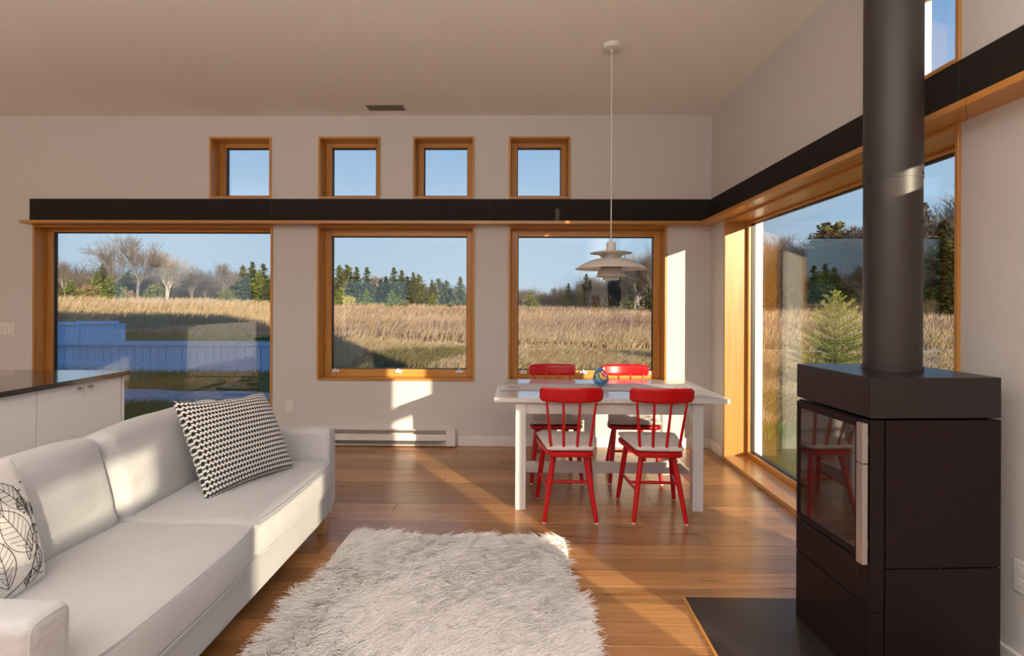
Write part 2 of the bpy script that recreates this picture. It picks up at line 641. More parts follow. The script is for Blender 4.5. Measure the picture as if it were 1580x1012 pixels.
def window(hole, axis, label, sash=(0.06, 0.06, 0.06, 0.06), depth=0.14, latches=(), base=False, proud=0.012, casing=True):
    """hole = (u0,u1,z0,z1); axis 'y' back wall, 'x' right wall; sash = left, right, bottom, top widths"""
    global wn
    wn += 1
    u0, u1, z0, z1 = hole
    P0 = D if axis == 'y' else XR
    org = ((u0 + u1) / 2, P0, z0) if axis == 'y' else (P0, (u0 + u1) / 2, z0)
    w_ = thing('window_%d' % wn, label, 'window', org, kind='structure')

    def bx(mb, ua, ub, pa, pb, za, zb, c=0.0):
        if axis == 'y':
            mb.box(ua, ub, P0 + pa, P0 + pb, za, zb, c)
        else:
            mb.box(P0 + pa, P0 + pb, ua, ub, za, zb, c)
        return mb
    gu = 'fir_x' if axis == 'y' else 'fir_y'
    T = 0.02
    mb = bx(MB(), u0, u0 + T, -proud, TH, z0, z1, .002)
    mb.build('jamb_board', M['fir_z'], w_, org)
    mb = bx(MB(), u1 - T, u1, -proud, TH, z0, z1, .002)
    mb.build('jamb_board', M['fir_z'], w_, org)
    mb = bx(MB(), u0 + T, u1 - T, -proud, TH, z1 - T, z1, .002)
    mb.build('head_board', M[gu], w_, org)
    sp_ = 0.03 if base else proud
    mb = bx(MB(), u0 + (0 if base else T), u1 - (0 if base else T), -sp_ * (1 if base else 1), TH, z0, z0 + (0.035 if base else T), .002)
    mb.build('sill_board', M[gu], w_, org)
    a, b = u0 + T, u1 - T
    c, d = z0 + (0.035 if base else T), z1 - T
    l_, r_, bo, to = sash
    pa, pb = depth, depth + 0.06
    s1 = bx(MB(), a, a + l_, pa, pb, c, d, .004).build('sash_stile', M['fir_z'], w_, org)
    s2 = bx(MB(), b - r_, b, pa, pb, c, d, .004).build('sash_stile', M['fir_z'], w_, org)
    bx(MB(), a + l_, b - r_, pa, pb, d - to, d, .004).build('sash_rail', M[gu], w_, org)
    s4 = bx(MB(), a + l_, b - r_, pa, pb, c, c + bo, .004).build('sash_rail', M[gu], w_, org)
    ga, gb, gc, gd = a + l_, b - r_, c + bo, d - to
    g = MB()
    q0, q1 = depth + 0.028, depth + 0.06
    e = 0.007
    bx(g, ga, ga + e, q0, q1, gc, gd)
    bx(g, gb - e, gb, q0, q1, gc, gd)
    bx(g, ga + e, gb - e, q0, q1, gc, gc + e)
    bx(g, ga + e, gb - e, q0, q1, gd - e, gd)
    g.build('gasket', M['black'], w_, org)
    for dp in (0.036, 0.052):
        bx(MB(), ga + e, gb - e, depth + dp, depth + dp + .004, gc + e, gd - e).build('pane', M['glass'], w_, org)
    for lu in latches:
        L_ = bx(MB(), lu - .036, lu + .036, pa - .022, pa, c + bo * .52, c + bo * .93, .005).build('latch', M['white_plastic'], w_, org)
        bx(MB(), lu - .010, lu + .010, pa - .034, pa - .022, c + bo * .60, c + bo * 1.12, .003).build('latch_lever', M['white_plastic'], L_, org)
    if not casing:
        return w_
    # white outer casing
    k = MB()
    oz = z0 - 0.02
    ci = .025 if axis == 'x' else -.075
    for ua, ub, za, zb in ((u0 + ci - .085, u0 + ci, oz, z1 + .06), (u1 - ci, u1 - ci + .085, oz, z1 + .06), (u0 + ci, u1 - ci, z1 - .02, z1 + .06), (u0 + ci, u1 - ci, oz - .03, z0 + .015)):
        bx(k, ua, ub, TH - .02, TH + .07, za, zb)
    k.build('outer_casing', M['ext_white'], w_, org)
    return w_


window(BACK[0], 'y', 'large picture window behind the sofa and kitchen counter', (.055, .04, .05, .03), .12, base=True)
window(BACK[1], 'y', 'square window in the middle of the back wall above the heater', (.07, .07, .075, .065), .13, (-1.83, -1.207, -.60))
window(BACK[2], 'y', 'square window behind the dining table', (.07, .07, .075, .065), .13, (.03, .62, 1.25))
nm = ('first', 'second', 'third', 'fourth')
for i in range(4):
    window(BACK[3 + i], 'y', 'small square clerestory window, %s from the left above the black band' % nm[i], (.06, .06, .035, .045), .13)
window(RIGHT[0], 'x', 'big fixed window reaching the floor beside the stove', (.035, .035, .04, .02), .18, base=True)
window(RIGHT[1], 'x', 'small clerestory window above the black band beside the flue', (.05, .05, .035, .045), .16)
for h, t_ in ((RIGHT[2], 'tall lower window beside the viewer'), (RIGHT[3], 'upper window over the tall lower one'),
              (RIGHT[4], 'slim slot window in front of the stove'), (RIGHT[5], 'wide window at the near end of the side wall'), (RIGHT[6], 'low wide window in the side wall behind the viewer')):
    window(h, 'x', t_ + ', added unseen for sun patches', (.005, .005, .005, .005), .16, casing=False)

# ------------------------------------------------------------------ sockets, heater, vent
def outlet(name, label, cat, org, axis, w_, h_, kind):
    t_ = thing(name, label, cat, org)

    def bx(a, b, pa, pb, c, d, cc=.002):
        if axis == 'y':
            return MB().box(org[0] + a, org[0] + b, org[1] - pb, org[1] - pa, org[2] + c, org[2] + d, cc)
        return MB().box(org[0] - pb, org[0] - pa, org[1] + a, org[1] + b, org[2] + c, org[2] + d, cc)
    bx(-w_ / 2, w_ / 2, 0, .006, -h_ / 2, h_ / 2).build('cover_plate', M['white_plastic'], t_, org)
    if kind == 'socket':
        for dz in (-.02, .02):
            s = bx(-.017, .017, .006, .009, dz - .014, dz + .014).build('socket_face', M['white_plastic'], t_, org)
            for du in (-.006, .006):
                bx(du - .0012, du + .0012, .0089, .0096, dz - .002, dz + .006, 0).build('slot', M['black'], s)
    else:
        for k in (-1, 0, 1):
            bx(k * .045 - .011, k * .045 + .011, .006, .012, -.025, .025).build('toggle', M['white_plastic'], t_, org)


outlet('wall_outlet', 'white double socket low on the wall beside the picture window', 'outlet', (-2.237, D, 0.37), 'y', .072, .115, 'socket')
outlet('light_switch', 'white triple light switch on the wall left of the picture window', 'light switch', (-5.03, D, 1.11), 'y', .16, .115, 'switch')
outlet('wall_outlet', 'white socket plate on the side wall right of the stove', 'outlet', (XR, 1.905, 0.38), 'x', .072, .115, 'socket')

ht = thing('baseboard_heater', 'long white electric baseboard heater under the middle window', 'heater', (-1.26, D, 0.0))
hx0, hx1 = -1.94, -0.615
H0 = (-1.26, D, 0)
mb = MB()
mb.box(hx0, hx1, D - .012, D, .012, .168)
mb.box(hx0, hx1, D - .062, D - .012, .160, .168, .002)
mb.box(hx0, hx1, D - .056, D - .012, .012, .020, .002)
mb.build('housing', M['white_metal'], ht, H0)
MB().box(hx0 + .10, hx1 - .09, D - .066, D - .060, .063, .124, .002).build('front_panel', M['white_metal'], ht, H0)
for a, b in ((hx0, hx0 + .10), (hx1 - .09, hx1)):
    MB().box(a, b, D - .068, D - .012, .012, .165, .003).build('end_cap', M['white_metal'], ht, H0)
fins = MB()
nfin = 70
for i in range(nfin):
    fx = hx0 + .13 + i * (hx1 - hx0 - .26) / nfin
    fins.box(fx, fx + .006, D - .052, D - .014, .026, .058)
fo = fins.build('heating_fins', M['steel'], ht, H0)
fo['kind'] = 'stuff'
MB().box(hx0 + .10, hx1 - .09, D - .04, D - .013, .13, .152).build('upper_steel_strip', M['steel'], ht, H0)  # steel strip in the slot above the front panel

vt = thing('ceiling_vent', 'narrow brown slatted air vent in the ceiling', 'vent', (-1.257, 4.79, ZC))
V0 = (-1.257, 4.79, ZC)
mb = MB()
for a, b, c, d in ((-1.43, -1.084, 4.725, 4.733), (-1.43, -1.084, 4.85, 4.858), (-1.43, -1.42, 4.733, 4.85), (-1.094, -1.084, 4.733, 4.85)):
    mb.box(a, b, c, d, ZC - .006, ZC)
vm = plain('vent_metal', (.30, .24, .19), .5)
mb.build('frame', vm, vt, V0)
MB().box(-1.42, -1.094, 4.733, 4.85, ZC - .0015, ZC).build('duct_mouth', M['black'], vt, V0)
for i in range(20):
    x = -1.416 + i * .0163
    MB().box(x, x + .007, 4.733, 4.85, ZC - .007, ZC - .0015).build('slat', vm, vt, V0)

# ------------------------------------------------------------------ pendant lamp
PLC = (0.634, 3.65, 0.0)
pdt = thing('pendant_lamp', 'white tiered metal pendant lamp hanging over the dining table', 'lamp', (0.634, 3.65, 1.54))


def pb(mb, name, mat, parent=pdt, **k):
    return mb.build(name, mat, parent, (0.634, 3.65, 1.54), smooth=True, **k)


pb(MB().lathe([(0.0, ZC), (.066, ZC), (.066, ZC - .012), (.060, ZC - .030), (.012, ZC - .036), (.008, ZC - .05), (0, ZC - .05)], 32, PLC), 'ceiling_rose', M['lamp'])
pb(MB().tube([(0.634, 3.65, ZC - .04), (0.634, 3.65, 1.79)], .0042, 8), 'cord', M['lamp'])
pb(MB().lathe([(0, 1.822), (.007, 1.822), (.008, 1.806), (.031, 1.804), (.0334, 1.800), (.0334, 1.742), (0, 1.742)], 32, PLC), 'socket_cover', M['lamp'])
pb(MB().lathe([(.030, 1.747), (.07, 1.744), (.12, 1.736), (.149, 1.729), (.149, 1.727), (.12, 1.728), (.10, 1.724), (.082, 1.714), (.068, 1.700), (.060, 1.686), (.058, 1.686), (.066, 1.702), (.08, 1.717), (.10, 1.729), (.03, 1.742)], 48, PLC, True), 'upper_shade', M['lamp'])
pb(MB().lathe([(.055, 1.694), (.09, 1.690), (.13, 1.680), (.17, 1.664), (.21, 1.644), (.2505, 1.618), (.2495, 1.6165), (.21, 1.640), (.17, 1.659), (.13, 1.674), (.09, 1.684), (.055, 1.688)], 64, PLC, True), 'main_shade', M['lamp'])
pb(MB().lathe([(.052, 1.640), (.066, 1.640), (.072, 1.632), (.066, 1.624), (.052, 1.626)], 40, PLC, True), 'reflector_ring', M['blue_ring'])
pb(MB().lathe([(.045, 1.633), (.064, 1.628), (.082, 1.612), (.094, 1.590), (.1015, 1.562), (.1000, 1.562), (.092, 1.590), (.080, 1.608), (.062, 1.623), (.045, 1.628)], 48, PLC, True), 'lower_shade', M['lamp'])
pb(MB().lathe([(.056, 1.600), (.0565, 1.545), (.053, 1.540), (0, 1.540), (0, 1.546), (.052, 1.546), (.053, 1.600)], 40, PLC), 'bottom_cup', M['lamp'])
pb(MB().lathe([(0.0, 1.75), (.035, 1.75), (.035, 1.60), (0, 1.60)], 20, PLC), 'inner_stem', M['lamp'])
for k in range(3):
    a = math.radians(-12 + 120 * k)
    ca, sa = math.cos(a), math.sin(a)
    pb(MB().tube([(PLC[0] + .088 * ca, PLC[1] + .088 * sa, 1.732), (PLC[0] + .092 * ca, PLC[1] + .092 * sa, 1.71), (PLC[0] + .096 * ca, PLC[1] + .096 * sa, 1.688), (PLC[0] + .092 * ca, PLC[1] + .092 * sa, 1.65), (PLC[0] + .068 * ca, PLC[1] + .068 * sa, 1.622)], .0022, 6), 'strut', M['black'])

# ------------------------------------------------------------------ stove, flue, hearth
SX0, SX1, SY0, SY1 = 1.225, 1.703, 1.845, 2.290
S0 = ((SX0 + SX1) / 2, (SY0 + SY1) / 2, 0.008)
hp = thing('hearth_plate', 'dark flat hearth plate on the floor under the stove', 'hearth plate', (1.28, 1.85, 0))
MB().box(.772, 1.80, 1.25, 2.425, 0.0005, .008, .002).build('plate', M['slate'], hp, (1.28, 1.85, 0))
MB().box(.758, .772, 1.25, 2.425, 0.0005, .007, .001).build('edge_strip', M['fir_y'], hp, (1.28, 1.85, 0))
st = thing('wood_stove', 'tall dark steel wood stove on the hearth plate', 'stove', S0)


def sb(name, mat, *boxes, parent=st, c=.0015):
    mb = MB()
    for b in boxes:
        mb.box(*b, c)
    return mb.build(name, mat, parent, S0)


zb = .008
sb('body', M['stove'], (SX0 + .012, SX1 - .012, SY0 + .012, SY1, zb, .955))
sb('top_block', M['stove_top'], (SX0, SX1, SY0, SY1, .966, 1.110), c=.002)
# side facing the viewer: corner post, upper panel, lower panel
sb('corner_post', M['stove'], (SX0, SX0 + .050, SY0, SY0 + .05, .281, .958))
sb('side_panel', M['stove'], (SX0 + .056, SX1, SY0, SY0 + .02, .436, .958))
sb('side_panel', M['stove'], (SX0 + .056, SX1, SY0, SY0 + .02, zb, .431))
sb('panel_bridge', M['stove'], (1.475, 1.488, SY0 + .0005, SY0 + .02, .425, .441))
sb('base_corner', M['stove'], (SX0, SX0 + .050, SY0, SY0 + .05, zb, .277))
sb('far_panel', M['stove'], (SX1 - .02, SX1, SY0 + .022, SY1, zb, .958))
# front with the glass door (faces -x)
dr = sb('door_frame', M['stove'], (SX0, SX0 + .03, SY0 + .052, SY0 + .08, .446, .950), (SX0, SX0 + .03, SY1 - .014, SY1, .446, .950),
        (SX0, SX0 + .03, SY0 + .08, SY1 - .014, .922, .950), (SX0, SX0 + .03, SY0 + .08, SY1 - .014, .446, .468))
sb('glass', M['fire_glass'], (SX0 + .006, SX0 + .014, SY0 + .08, SY1 - .014, .468, .922), parent=dr, c=0)
sb('handle', M['steel'], (SX0 - .026, SX0 - .006, SY0 + .005, SY0 + .038, .806, .948), (SX0 - .026, SX0 - .006, SY0 + .005, SY0 + .038, .448, .803),
   (SX0 - .008, SX0 + .002, SY0 + .012, SY0 + .03, .87, .90), (SX0 - .008, SX0 + .002, SY0 + .012, SY0 + .03, .50, .53), parent=dr)
sb('front_band', M['stove'], (SX0, SX0 + .02, SY0 + .052, SY1, .300, .441))
dw = sb('drawer_front', M['stove'], (SX0, SX0 + .02, SY0 + .052, SY1, zb, .295))

# the stove stands turned a little, pivoting on its corner nearest the viewer
_r = Matrix.Rotation(math.radians(3.2), 4, 'Z')
_c = Vector((1.236, 1.846, 0)) + _r @ (Vector(S0) - Vector((SX0, SY0, 0)))
st.location = (_c.x, _c.y, S0[2])
st.rotation_euler = (0, 0, math.radians(3.2))

fp = thing('flue_pipe', 'black steel flue pipe rising from the stove to the ceiling', 'flue pipe', (1.4836, 2.0951, 1.11))
FP0 = (1.4836, 2.0951, 1.11)
FPC = (1.4836, 2.0951, 0)
R_ = 0.0980
MB().lathe([(0, 1.1105), (R_, 1.1105), (R_, 1.872), (0, 1.872)], 48, FPC).build('lower_pipe', M['pipe'], fp, FP0, smooth=True)
MB().lathe([(0, 1.860), (R_ + .0015, 1.860), (R_ + .0015, ZC - .002), (0, ZC - .002)], 48, FPC).build('upper_pipe', M['pipe'], fp, FP0, smooth=True)
MB().lathe([(R_, 1.1105), (R_ + .004, 1.1105), (R_ + .004, 1.128), (R_, 1.130)], 48, FPC).build('base_collar', M['pipe'], fp, FP0, smooth=True)
for z in (1.875, 1.69, 1.118):
    for a in (-0.95, -3.05):
        cx, cy = FPC[0] + (R_ + .001) * math.cos(a + .0), FPC[1] + (R_ + .001) * math.sin(a)
        n_ = Vector((math.cos(a), math.sin(a), 0))
        MB().tube([Vector((cx, cy, z)) - n_ * .002, Vector((cx, cy, z)) + n_ * .004], .005, 8).build('screw', M['black'], fp, FP0)

# ------------------------------------------------------------------ kitchen counter
CX1, CYE = -2.65, 3.415
for i, (a, b, side) in enumerate(((2.805, 3.412, 0), (2.195, 2.801, 1), (1.585, 2.191, 2))):
    c0 = (-3.05, (a + b) / 2, 0)
    lab = ('white base cabinet at the end of the kitchen counter', 'white base cabinet, second from the end of the counter', 'white base cabinet, third from the end of the counter')[i]
    cb_ = thing('base_cabinet', lab, 'cabinet', c0, group='white cabinets under the dark worktop')
    MB().box(-3.50, CX1 - .02, a, b, .10, .882).build('body', M['cab'], cb_, c0)
    MB().box(-3.46, CX1 - .07, a + .01, b - .01, .0, .10).build('plinth', M['cab'], cb_, c0)
    m_ = (a + b) / 2
    for s_, (ya, yb) in enumerate(((a + .0015, m_ - .0015), (m_ + .0015, b - (.012 if i == 0 else .0015)))):
        d_ = MB().box(CX1 - .02, CX1, ya, yb, .105, .878, .0015).build('door', M['cab'], cb_, c0)
        ky = yb - .045 if s_ == 0 else ya + .032
        k_ = MB().tube([(CX1 - .001, ky, .85), (CX1 + .012, ky, .85), (CX1 + .0121, ky, .85), (CX1 + .030, ky, .85), (CX1 + .031, ky, .85)], [.0065, .0065, .0095, .0095, .009], 16)
        k_.build('knob', M['steel'], d_, c0, smooth=True)
ep = MB().box(-3.50, CX1, CYE, CYE + .014, 0, .882)
tag(ep.build('end_panel', M['cab']), 'white end panel closing the kitchen counter', 'panel')
wt = MB().box(-3.56, -2.615, 1.2, 3.442, .8825, .912, .003).build('worktop', M['counter'])
tag(wt, 'dark polished worktop on the white kitchen cabinets', 'worktop')

# ------------------------------------------------------------------ dining table
T0 = (0.602, 3.86, 0)
tb = thing('dining_table', 'white lacquered dining table with square legs by the window', 'table', T0)
TX0, TX1, TY0, TY1, TZ = -0.172, 1.376, 3.415, 4.285, .75
mid = .612
for a, b in ((TX0, mid - .0008), (mid + .0008, TX1)):
    MB().box(a, b, TY0, TY1, TZ - .030, TZ, .002).build('tabletop_leaf', M['table'], tb, T0)
LX0, LX1, LY0, LY1, LW = -.030, 1.214, 3.445, 4.255, .070
for x in (LX0, LX1 - LW):
    for y in (LY0, LY1 - LW):
        MB().box(x, x + LW, y, y + LW, 0, TZ - .030, .003).build('leg', M['table'], tb, T0)
for y in (LY0 + .012, LY1 - .034):
    MB().box(LX0 + LW, LX1 - LW, y, y + .022, .637, TZ - .030, .002).build('apron', M['table'], tb, T0)
for x in (LX0 + .012, LX1 - .034):
    MB().box(x, x + .022, LY0 + LW, LY1 - LW, .637, TZ - .030, .002).build('apron', M['table'], tb, T0)
    MB().box(x, x + .022, LY0 + LW, LY1 - LW, .125, .205, .002).build('side_stretcher', M['table'], tb, T0)
MB().box(LX0 + .034, LX1 - .034, 3.84, 3.864, .122, .205, .002).build('centre_stretcher', M['table'], tb, T0)

# table runner (embroidered ends), with gently waved edges
def runner_mat():
    m = N('embroidered_linen')
    v = m.coord('Object', (1, 1, 1))
    s = m.n('SeparateXYZ')
    m.l(v, s.inputs[0])
    ax = m.math('ABSOLUTE', s.outputs[0])
    ay = m.math('ABSOLUTE', s.outputs[1])
    wv = m.math('SINE', m.math('MULTIPLY', s.outputs[0], 150))
    zig = m.math('ADD', 0.150, m.math('MULTIPLY', wv, 0.006))
    border = m.math('LESS_THAN', m.math('ABSOLUTE', m.math('SUBTRACT', ay, zig)), 0.0065)
    chk = m.n('TexChecker')
    chk.inputs['Scale'].default_value = 95
    m.l(v, chk.inputs['Vector'])
    end = m.math('MULTIPLY', m.math('GREATER_THAN', ax, 0.57), m.math('LESS_THAN', ax, 0.665))
    inn = m.math('LESS_THAN', ay, 0.085)
    vor = m.n('TexVoronoi')
    vor.inputs['Scale'].default_value = 22
    m.l(v, vor.inputs['Vector'])
    ring = m.math('LESS_THAN', m.math('ABSOLUTE', m.math('SUBTRACT', vor.outputs['Distance'], 0.35)), 0.13)
    motif = m.math('MULTIPLY', m.math('MULTIPLY', end, inn), ring)
    c = m.mix(border, (0.66, 0.63, 0.60), (0.30, 0.06, 0.10))
    c = m.mix(m.math('MULTIPLY', motif, .75), c, (0.60, 0.10, 0.11))
    return m.pr(c, 0.9, 0, 0, m.noise(v, 500, 1), 0.1, 0.002, 0.2)


mb = MB()
nx, ny = 90, 14
rv, rfc = [], []
for side in (0, 1):
    for i in range(nx + 1):
        for j in range(ny + 1):
            x = -.72 + 1.44 * i / nx
            y = -.172 + .344 * j / ny
            y += .004 * math.sin(x * 21) * (abs(y) / .17)
            z = .0016 + .0012 * (1 + math.sin(x * 13 + y * 8)) * .5 + (.0 if side == 0 else -.0012)
            if x > .66:
                z += (x - .66) * .10
            rv.append((x, y, z))
npp = (nx + 1) * (ny + 1)
for i in range(nx):
    for j in range(ny):
        a = i * (ny + 1) + j
        rfc.append((a, a + ny + 1, a + ny + 2, a + 1))
        rfc.append((npp + a, npp + a + 1, npp + a + ny + 2, npp + a + ny + 1))
mb.add(rv, rfc)
ro = mb.build('table_runner', runner_mat(), smooth=True, recalc=False)
ro.location = (.575, 3.876, TZ)
ro.rotation_euler = (0, 0, .018)
tag(ro, 'pale linen table runner with red embroidered ends on the dining table', 'table runner')

# blue glass votive holder: a teardrop bowl with a slanted oval opening
bgm = N('blue_glass')
pgl = bgm.n('BsdfPrincipled')
pgl.inputs['Base Color'].default_value = (.42, .68, .88, 1)
pgl.inputs['Roughness'].default_value = .03
pgl.inputs['Transmission Weight'].default_value = 1.0
pgl.inputs['IOR'].default_value = 1.45
bgm.l(pgl.outputs[0], bgm.out.inputs[0])
vh = thing('votive_holder', 'small blue glass teardrop candle holder on the table runner', 'candle holder', (.605, 3.90, TZ + .004))


def tear(scale, flip):
    n1, n2 = 28, 40
    vs, fs = [], []
    for i in range(n1 + 1):
        t_ = i / n1
        ph = PI * t_
        for j in range(n2):
            a = 2 * PI * j / n2
            r = math.sin(ph) * (0.061 if t_ > .5 else .061 * (math.sin(ph) ** .25)) * scale
            z = .056 - .056 * math.cos(ph) if t_ < .5 else .056 + .085 * max(0.0, -math.cos(ph)) ** 1.1
            z = .070 + (z - .070) * scale
            rr = r * (1 if t_ < .5 else (1 - .25 * (t_ - .5) * 2))
            vs.append((rr * math.cos(a) - .012 * max(0, (z - .07) / .07), rr * math.sin(a), z))
    keep = {}
    for i in range(n1):
        for j in range(n2):
            ids = (i * n2 + j, i * n2 + (j + 1) % n2, (i + 1) * n2 + (j + 1) % n2, (i + 1) * n2 + j)
            cx = sum(vs[k][0] for k in ids) / 4
            cy = sum(vs[k][1] for k in ids) / 4
            cz = sum(vs[k][2] for k in ids) / 4
            # oval mouth on the side facing the room (towards -y, a little +x)
            u = cx * .92 + cy * .38
            f_ = cy * -.92 + cx * .38
            if f_ > 0 and (u / .036) ** 2 + ((cz - .088) / .040) ** 2 < 1:
                continue
            fs.append(ids if not flip else ids[::-1])
    return vs, fs


mb = MB()
v1, f1 = tear(1.0, False)
mb.add(v1, f1)
vo_ = mb.build('bowl', bgm.m, vh, smooth=True, recalc=False, angle=80)
sol = vo_.modifiers.new('wall', 'SOLIDIFY')
sol.thickness = .006
sol.offset = -1
MB().lathe([(0, .012), (.018, .012), (.018, .026), (0, .026)], 20).build('tealight', M['lamp'], vh, smooth=True)

# ------------------------------------------------------------------ chairs
def rounded_poly(pts, r, n=6):
    out = []
    k = len(pts)
    for i in range(k):
        p0, p1, p2 = Vector(pts[i - 1]), Vector(pts[i]), Vector(pts[(i + 1) % k])
        a, b = (p0 - p1).normalized(), (p2 - p1).normalized()
        A, B = p1 + a * r[i], p1 + b * r[i]
        for j in range(n + 1):
            t_ = j / n
            out.append(tuple((1 - t_) ** 2 * A + 2 * t_ * (1 - t_) * p1 + t_ * t_ * B))
    return out


def seat_outline(s=1.0, dy=0.0):
    # front is +y
    pts = [(-.138, -.222), (.138, -.222), (.212, .150), (.185, .198), (-.185, .198), (-.212, .150)]
    return rounded_poly([Vector((x * s, y * s + dy)) for x, y in pts], [.05, .05, .06, .03, .03, .06])


def make_chair():
    t_ = thing('dining_chair', '', None, (0, 0, 0))
    ol = seat_outline()
    n_ = len(ol)
    mb = MB()
    vs, fs = [], []
    for sc, z in ((.94, .410), (1, .418), (1, .436), (.975, .442)):
        for x, y in ol:
            vs.append((x * sc, y * sc, z))
    for i in range(3):
        for j in range(n_):
            fs.append((i * n_ + j, i * n_ + (j + 1) % n_, (i + 1) * n_ + (j + 1) % n_, (i + 1) * n_ + j))
    fs.append(tuple(range(n_ - 1, -1, -1)))
    fs.append(tuple(3 * n_ + j for j in range(n_)))
    mb.add(vs, fs)
    mb.build('seat', M['red'], t_, smooth=True)
    feet = []
    for sx in (-1, 1):
        for y0, y1, xt, xf in ((-.130, -.212, .100, .163), (.128, .212, .150, .195)):
            A, B = Vector((sx * xt, y0, .416)), Vector((sx * xf, y1, .006))
            feet.append((A, B))
            l_ = MB().tube([A, A.lerp(B, .35), A.lerp(B, .97), B], [.0165, .0185, .0145, .0135], 12).build('leg', M['red'], t_, smooth=True)
            MB().tube([B + Vector((0, 0, .002)), B - Vector((0, 0, .006))], .0125, 10).build('glide', M['white_plastic'], l_)
    mids = []
    for k in (0, 2):
        (A, B), (A2, B2) = feet[k], feet[k + 1]
        p, q = A.lerp(B, .55), A2.lerp(B2, .55)
        mids.append(p.lerp(q, .48))
        MB().tube([p, p.lerp(q, .5), q], [.0085, .0115, .0085], 10).build('side_stretcher', M['red'], t_, smooth=True)
    MB().tube([mids[0], mids[0].lerp(mids[1], .5), mids[1]], [.0085, .0115, .0085], 10).build('cross_stretcher', M['red'], t_, smooth=True)
    # top rail: curved board, bowed backwards in the middle and leaning back
    nx_, nz_ = 24, 8
    vs, fs = [], []
    hw, hh = .197, .0435
    for side in (0, 1):
        for i in range(nx_ + 1):
            u = -1 + 2 * i / nx_
            e = max(0.0, (abs(u) - .90) / .10)
            hgt = hh * (.62 + .38 * math.sqrt(max(0.0, 1 - e * e)))
            for j in range(nz_ + 1):
                v_ = -1 + 2 * j / nz_
                x = hw * u
                lower = -.006 * (1 - u * u) if v_ < 0 else 0.004 * (1 - u * u)
                z = .812 + hgt * v_ + lower
                y = -.238 - .048 * (1 - u * u) - .14 * (z - .77)
                th = .0095 * (1 - .75 * abs(v_) ** 6) * (1 - .6 * e ** 3)
                vs.append((x, y + (th if side == 0 else -th), z))
    k_ = (nx_ + 1) * (nz_ + 1)
    for i in range(nx_):
        for j in range(nz_):
            a = i * (nz_ + 1) + j
            fs.append((a, a + 1, a + nz_ + 2, a + nz_ + 1))
            fs.append((k_ + a, k_ + a + nz_ + 1, k_ + a + nz_ + 2, k_ + a + 1))
    for i in range(nx_):
        for a in (i * (nz_ + 1), i * (nz_ + 1) + nz_):
            fs.append((a, a + nz_ + 1, k_ + a + nz_ + 1, k_ + a))
    for j in range(nz_):
        for a in (j, nx_ * (nz_ + 1) + j):
            fs.append((a, a + 1, k_ + a + 1, k_ + a))
    mb = MB()
    mb.add(vs, fs)
    mb.build('top_rail', M['red'], t_, smooth=True, angle=60)
    for xb, xt in ((-.118, -.155), (-.041, -.052), (.041, .052), (.118, .155)):
        u = xt / hw
        yt = -.238 - .048 * (1 - u * u)
        A = Vector((xb, -.186, .432))
        B = Vector((xt, yt - .001, .79))
        MB().tube([A, A.lerp(B, .4), B], [.0095, .0095, .0070], 10).build('spindle', M['red'], t_, smooth=True)
    return t_


def tree_copy(o, parent=None):
    c = o.copy()
    COL.objects.link(c)
    if parent is not None:
        c.parent = parent
    for ch in o.children:
        tree_copy(ch, c)
    return c


def make_pad():
    n1 = 30
    vs, fs = [], []
    tuft = [(-.09, -.09), (.0, -.09), (.09, -.09), (-.105, .03), (.0, .03), (.105, .03), (-.115, .135), (0, .135), (.115, .135)]
    for side in (1, -1):
        for i in range(n1 + 1):
            for j in range(n1 + 1):
                u, v_ = -1 + 2 * i / n1, -1 + 2 * j / n1
                y = -.215 + (v_ + 1) / 2 * .42
                hw = .150 + (v_ + 1) / 2 * .058
                # rounded corners
                cx = u * hw * (1 - .025 * v_ ** 6)
                e = (1 - abs(u) ** 8) * (1 - abs(v_) ** 8)
                z = .0215 * max(0, e) ** .45
                if side == 1:
                    for a, b in tuft:
                        d2 = (cx - a) ** 2 + (y - .0 - b) ** 2
                        z -= .012 * math.exp(-d2 / .0011)
                    z += .0025 * math.sin(cx * 70) * math.sin(y * 55) * max(0, e)
                else:
                    z = -z
                vs.append((cx, y, z + .022))
    k_ = (n1 + 1) ** 2
    for i in range(n1):
        for j in range(n1):
            a = i * (n1 + 1) + j
            fs.append((a, a + n1 + 1, a + n1 + 2, a + 1))
            fs.append((k_ + a, k_ + a + 1, k_ + a + n1 + 2, k_ + a + n1 + 1))
    mb = MB()
    mb.add(vs, fs)
    t_ = thing('seat_pad', '', None)
    o = mb.build('cushion', M['pad'], t_, smooth=True, recalc=False, angle=75)
    b = bmesh.new()
    b.from_mesh(o.data)
    bmesh.ops.remove_doubles(b, verts=b.verts, dist=1e-5)
    bmesh.ops.recalc_face_normals(b, faces=b.faces)
    b.to_mesh(o.data)
    b.free()
    for a, b_ in tuft:
        MB().lathe([(0, .0355), (.005, .035), (.0065, .0325), (.005, .031), (0, .031)], 10, (a, b_, 0)).build('button', M['pad'], t_, smooth=True)
    return t_


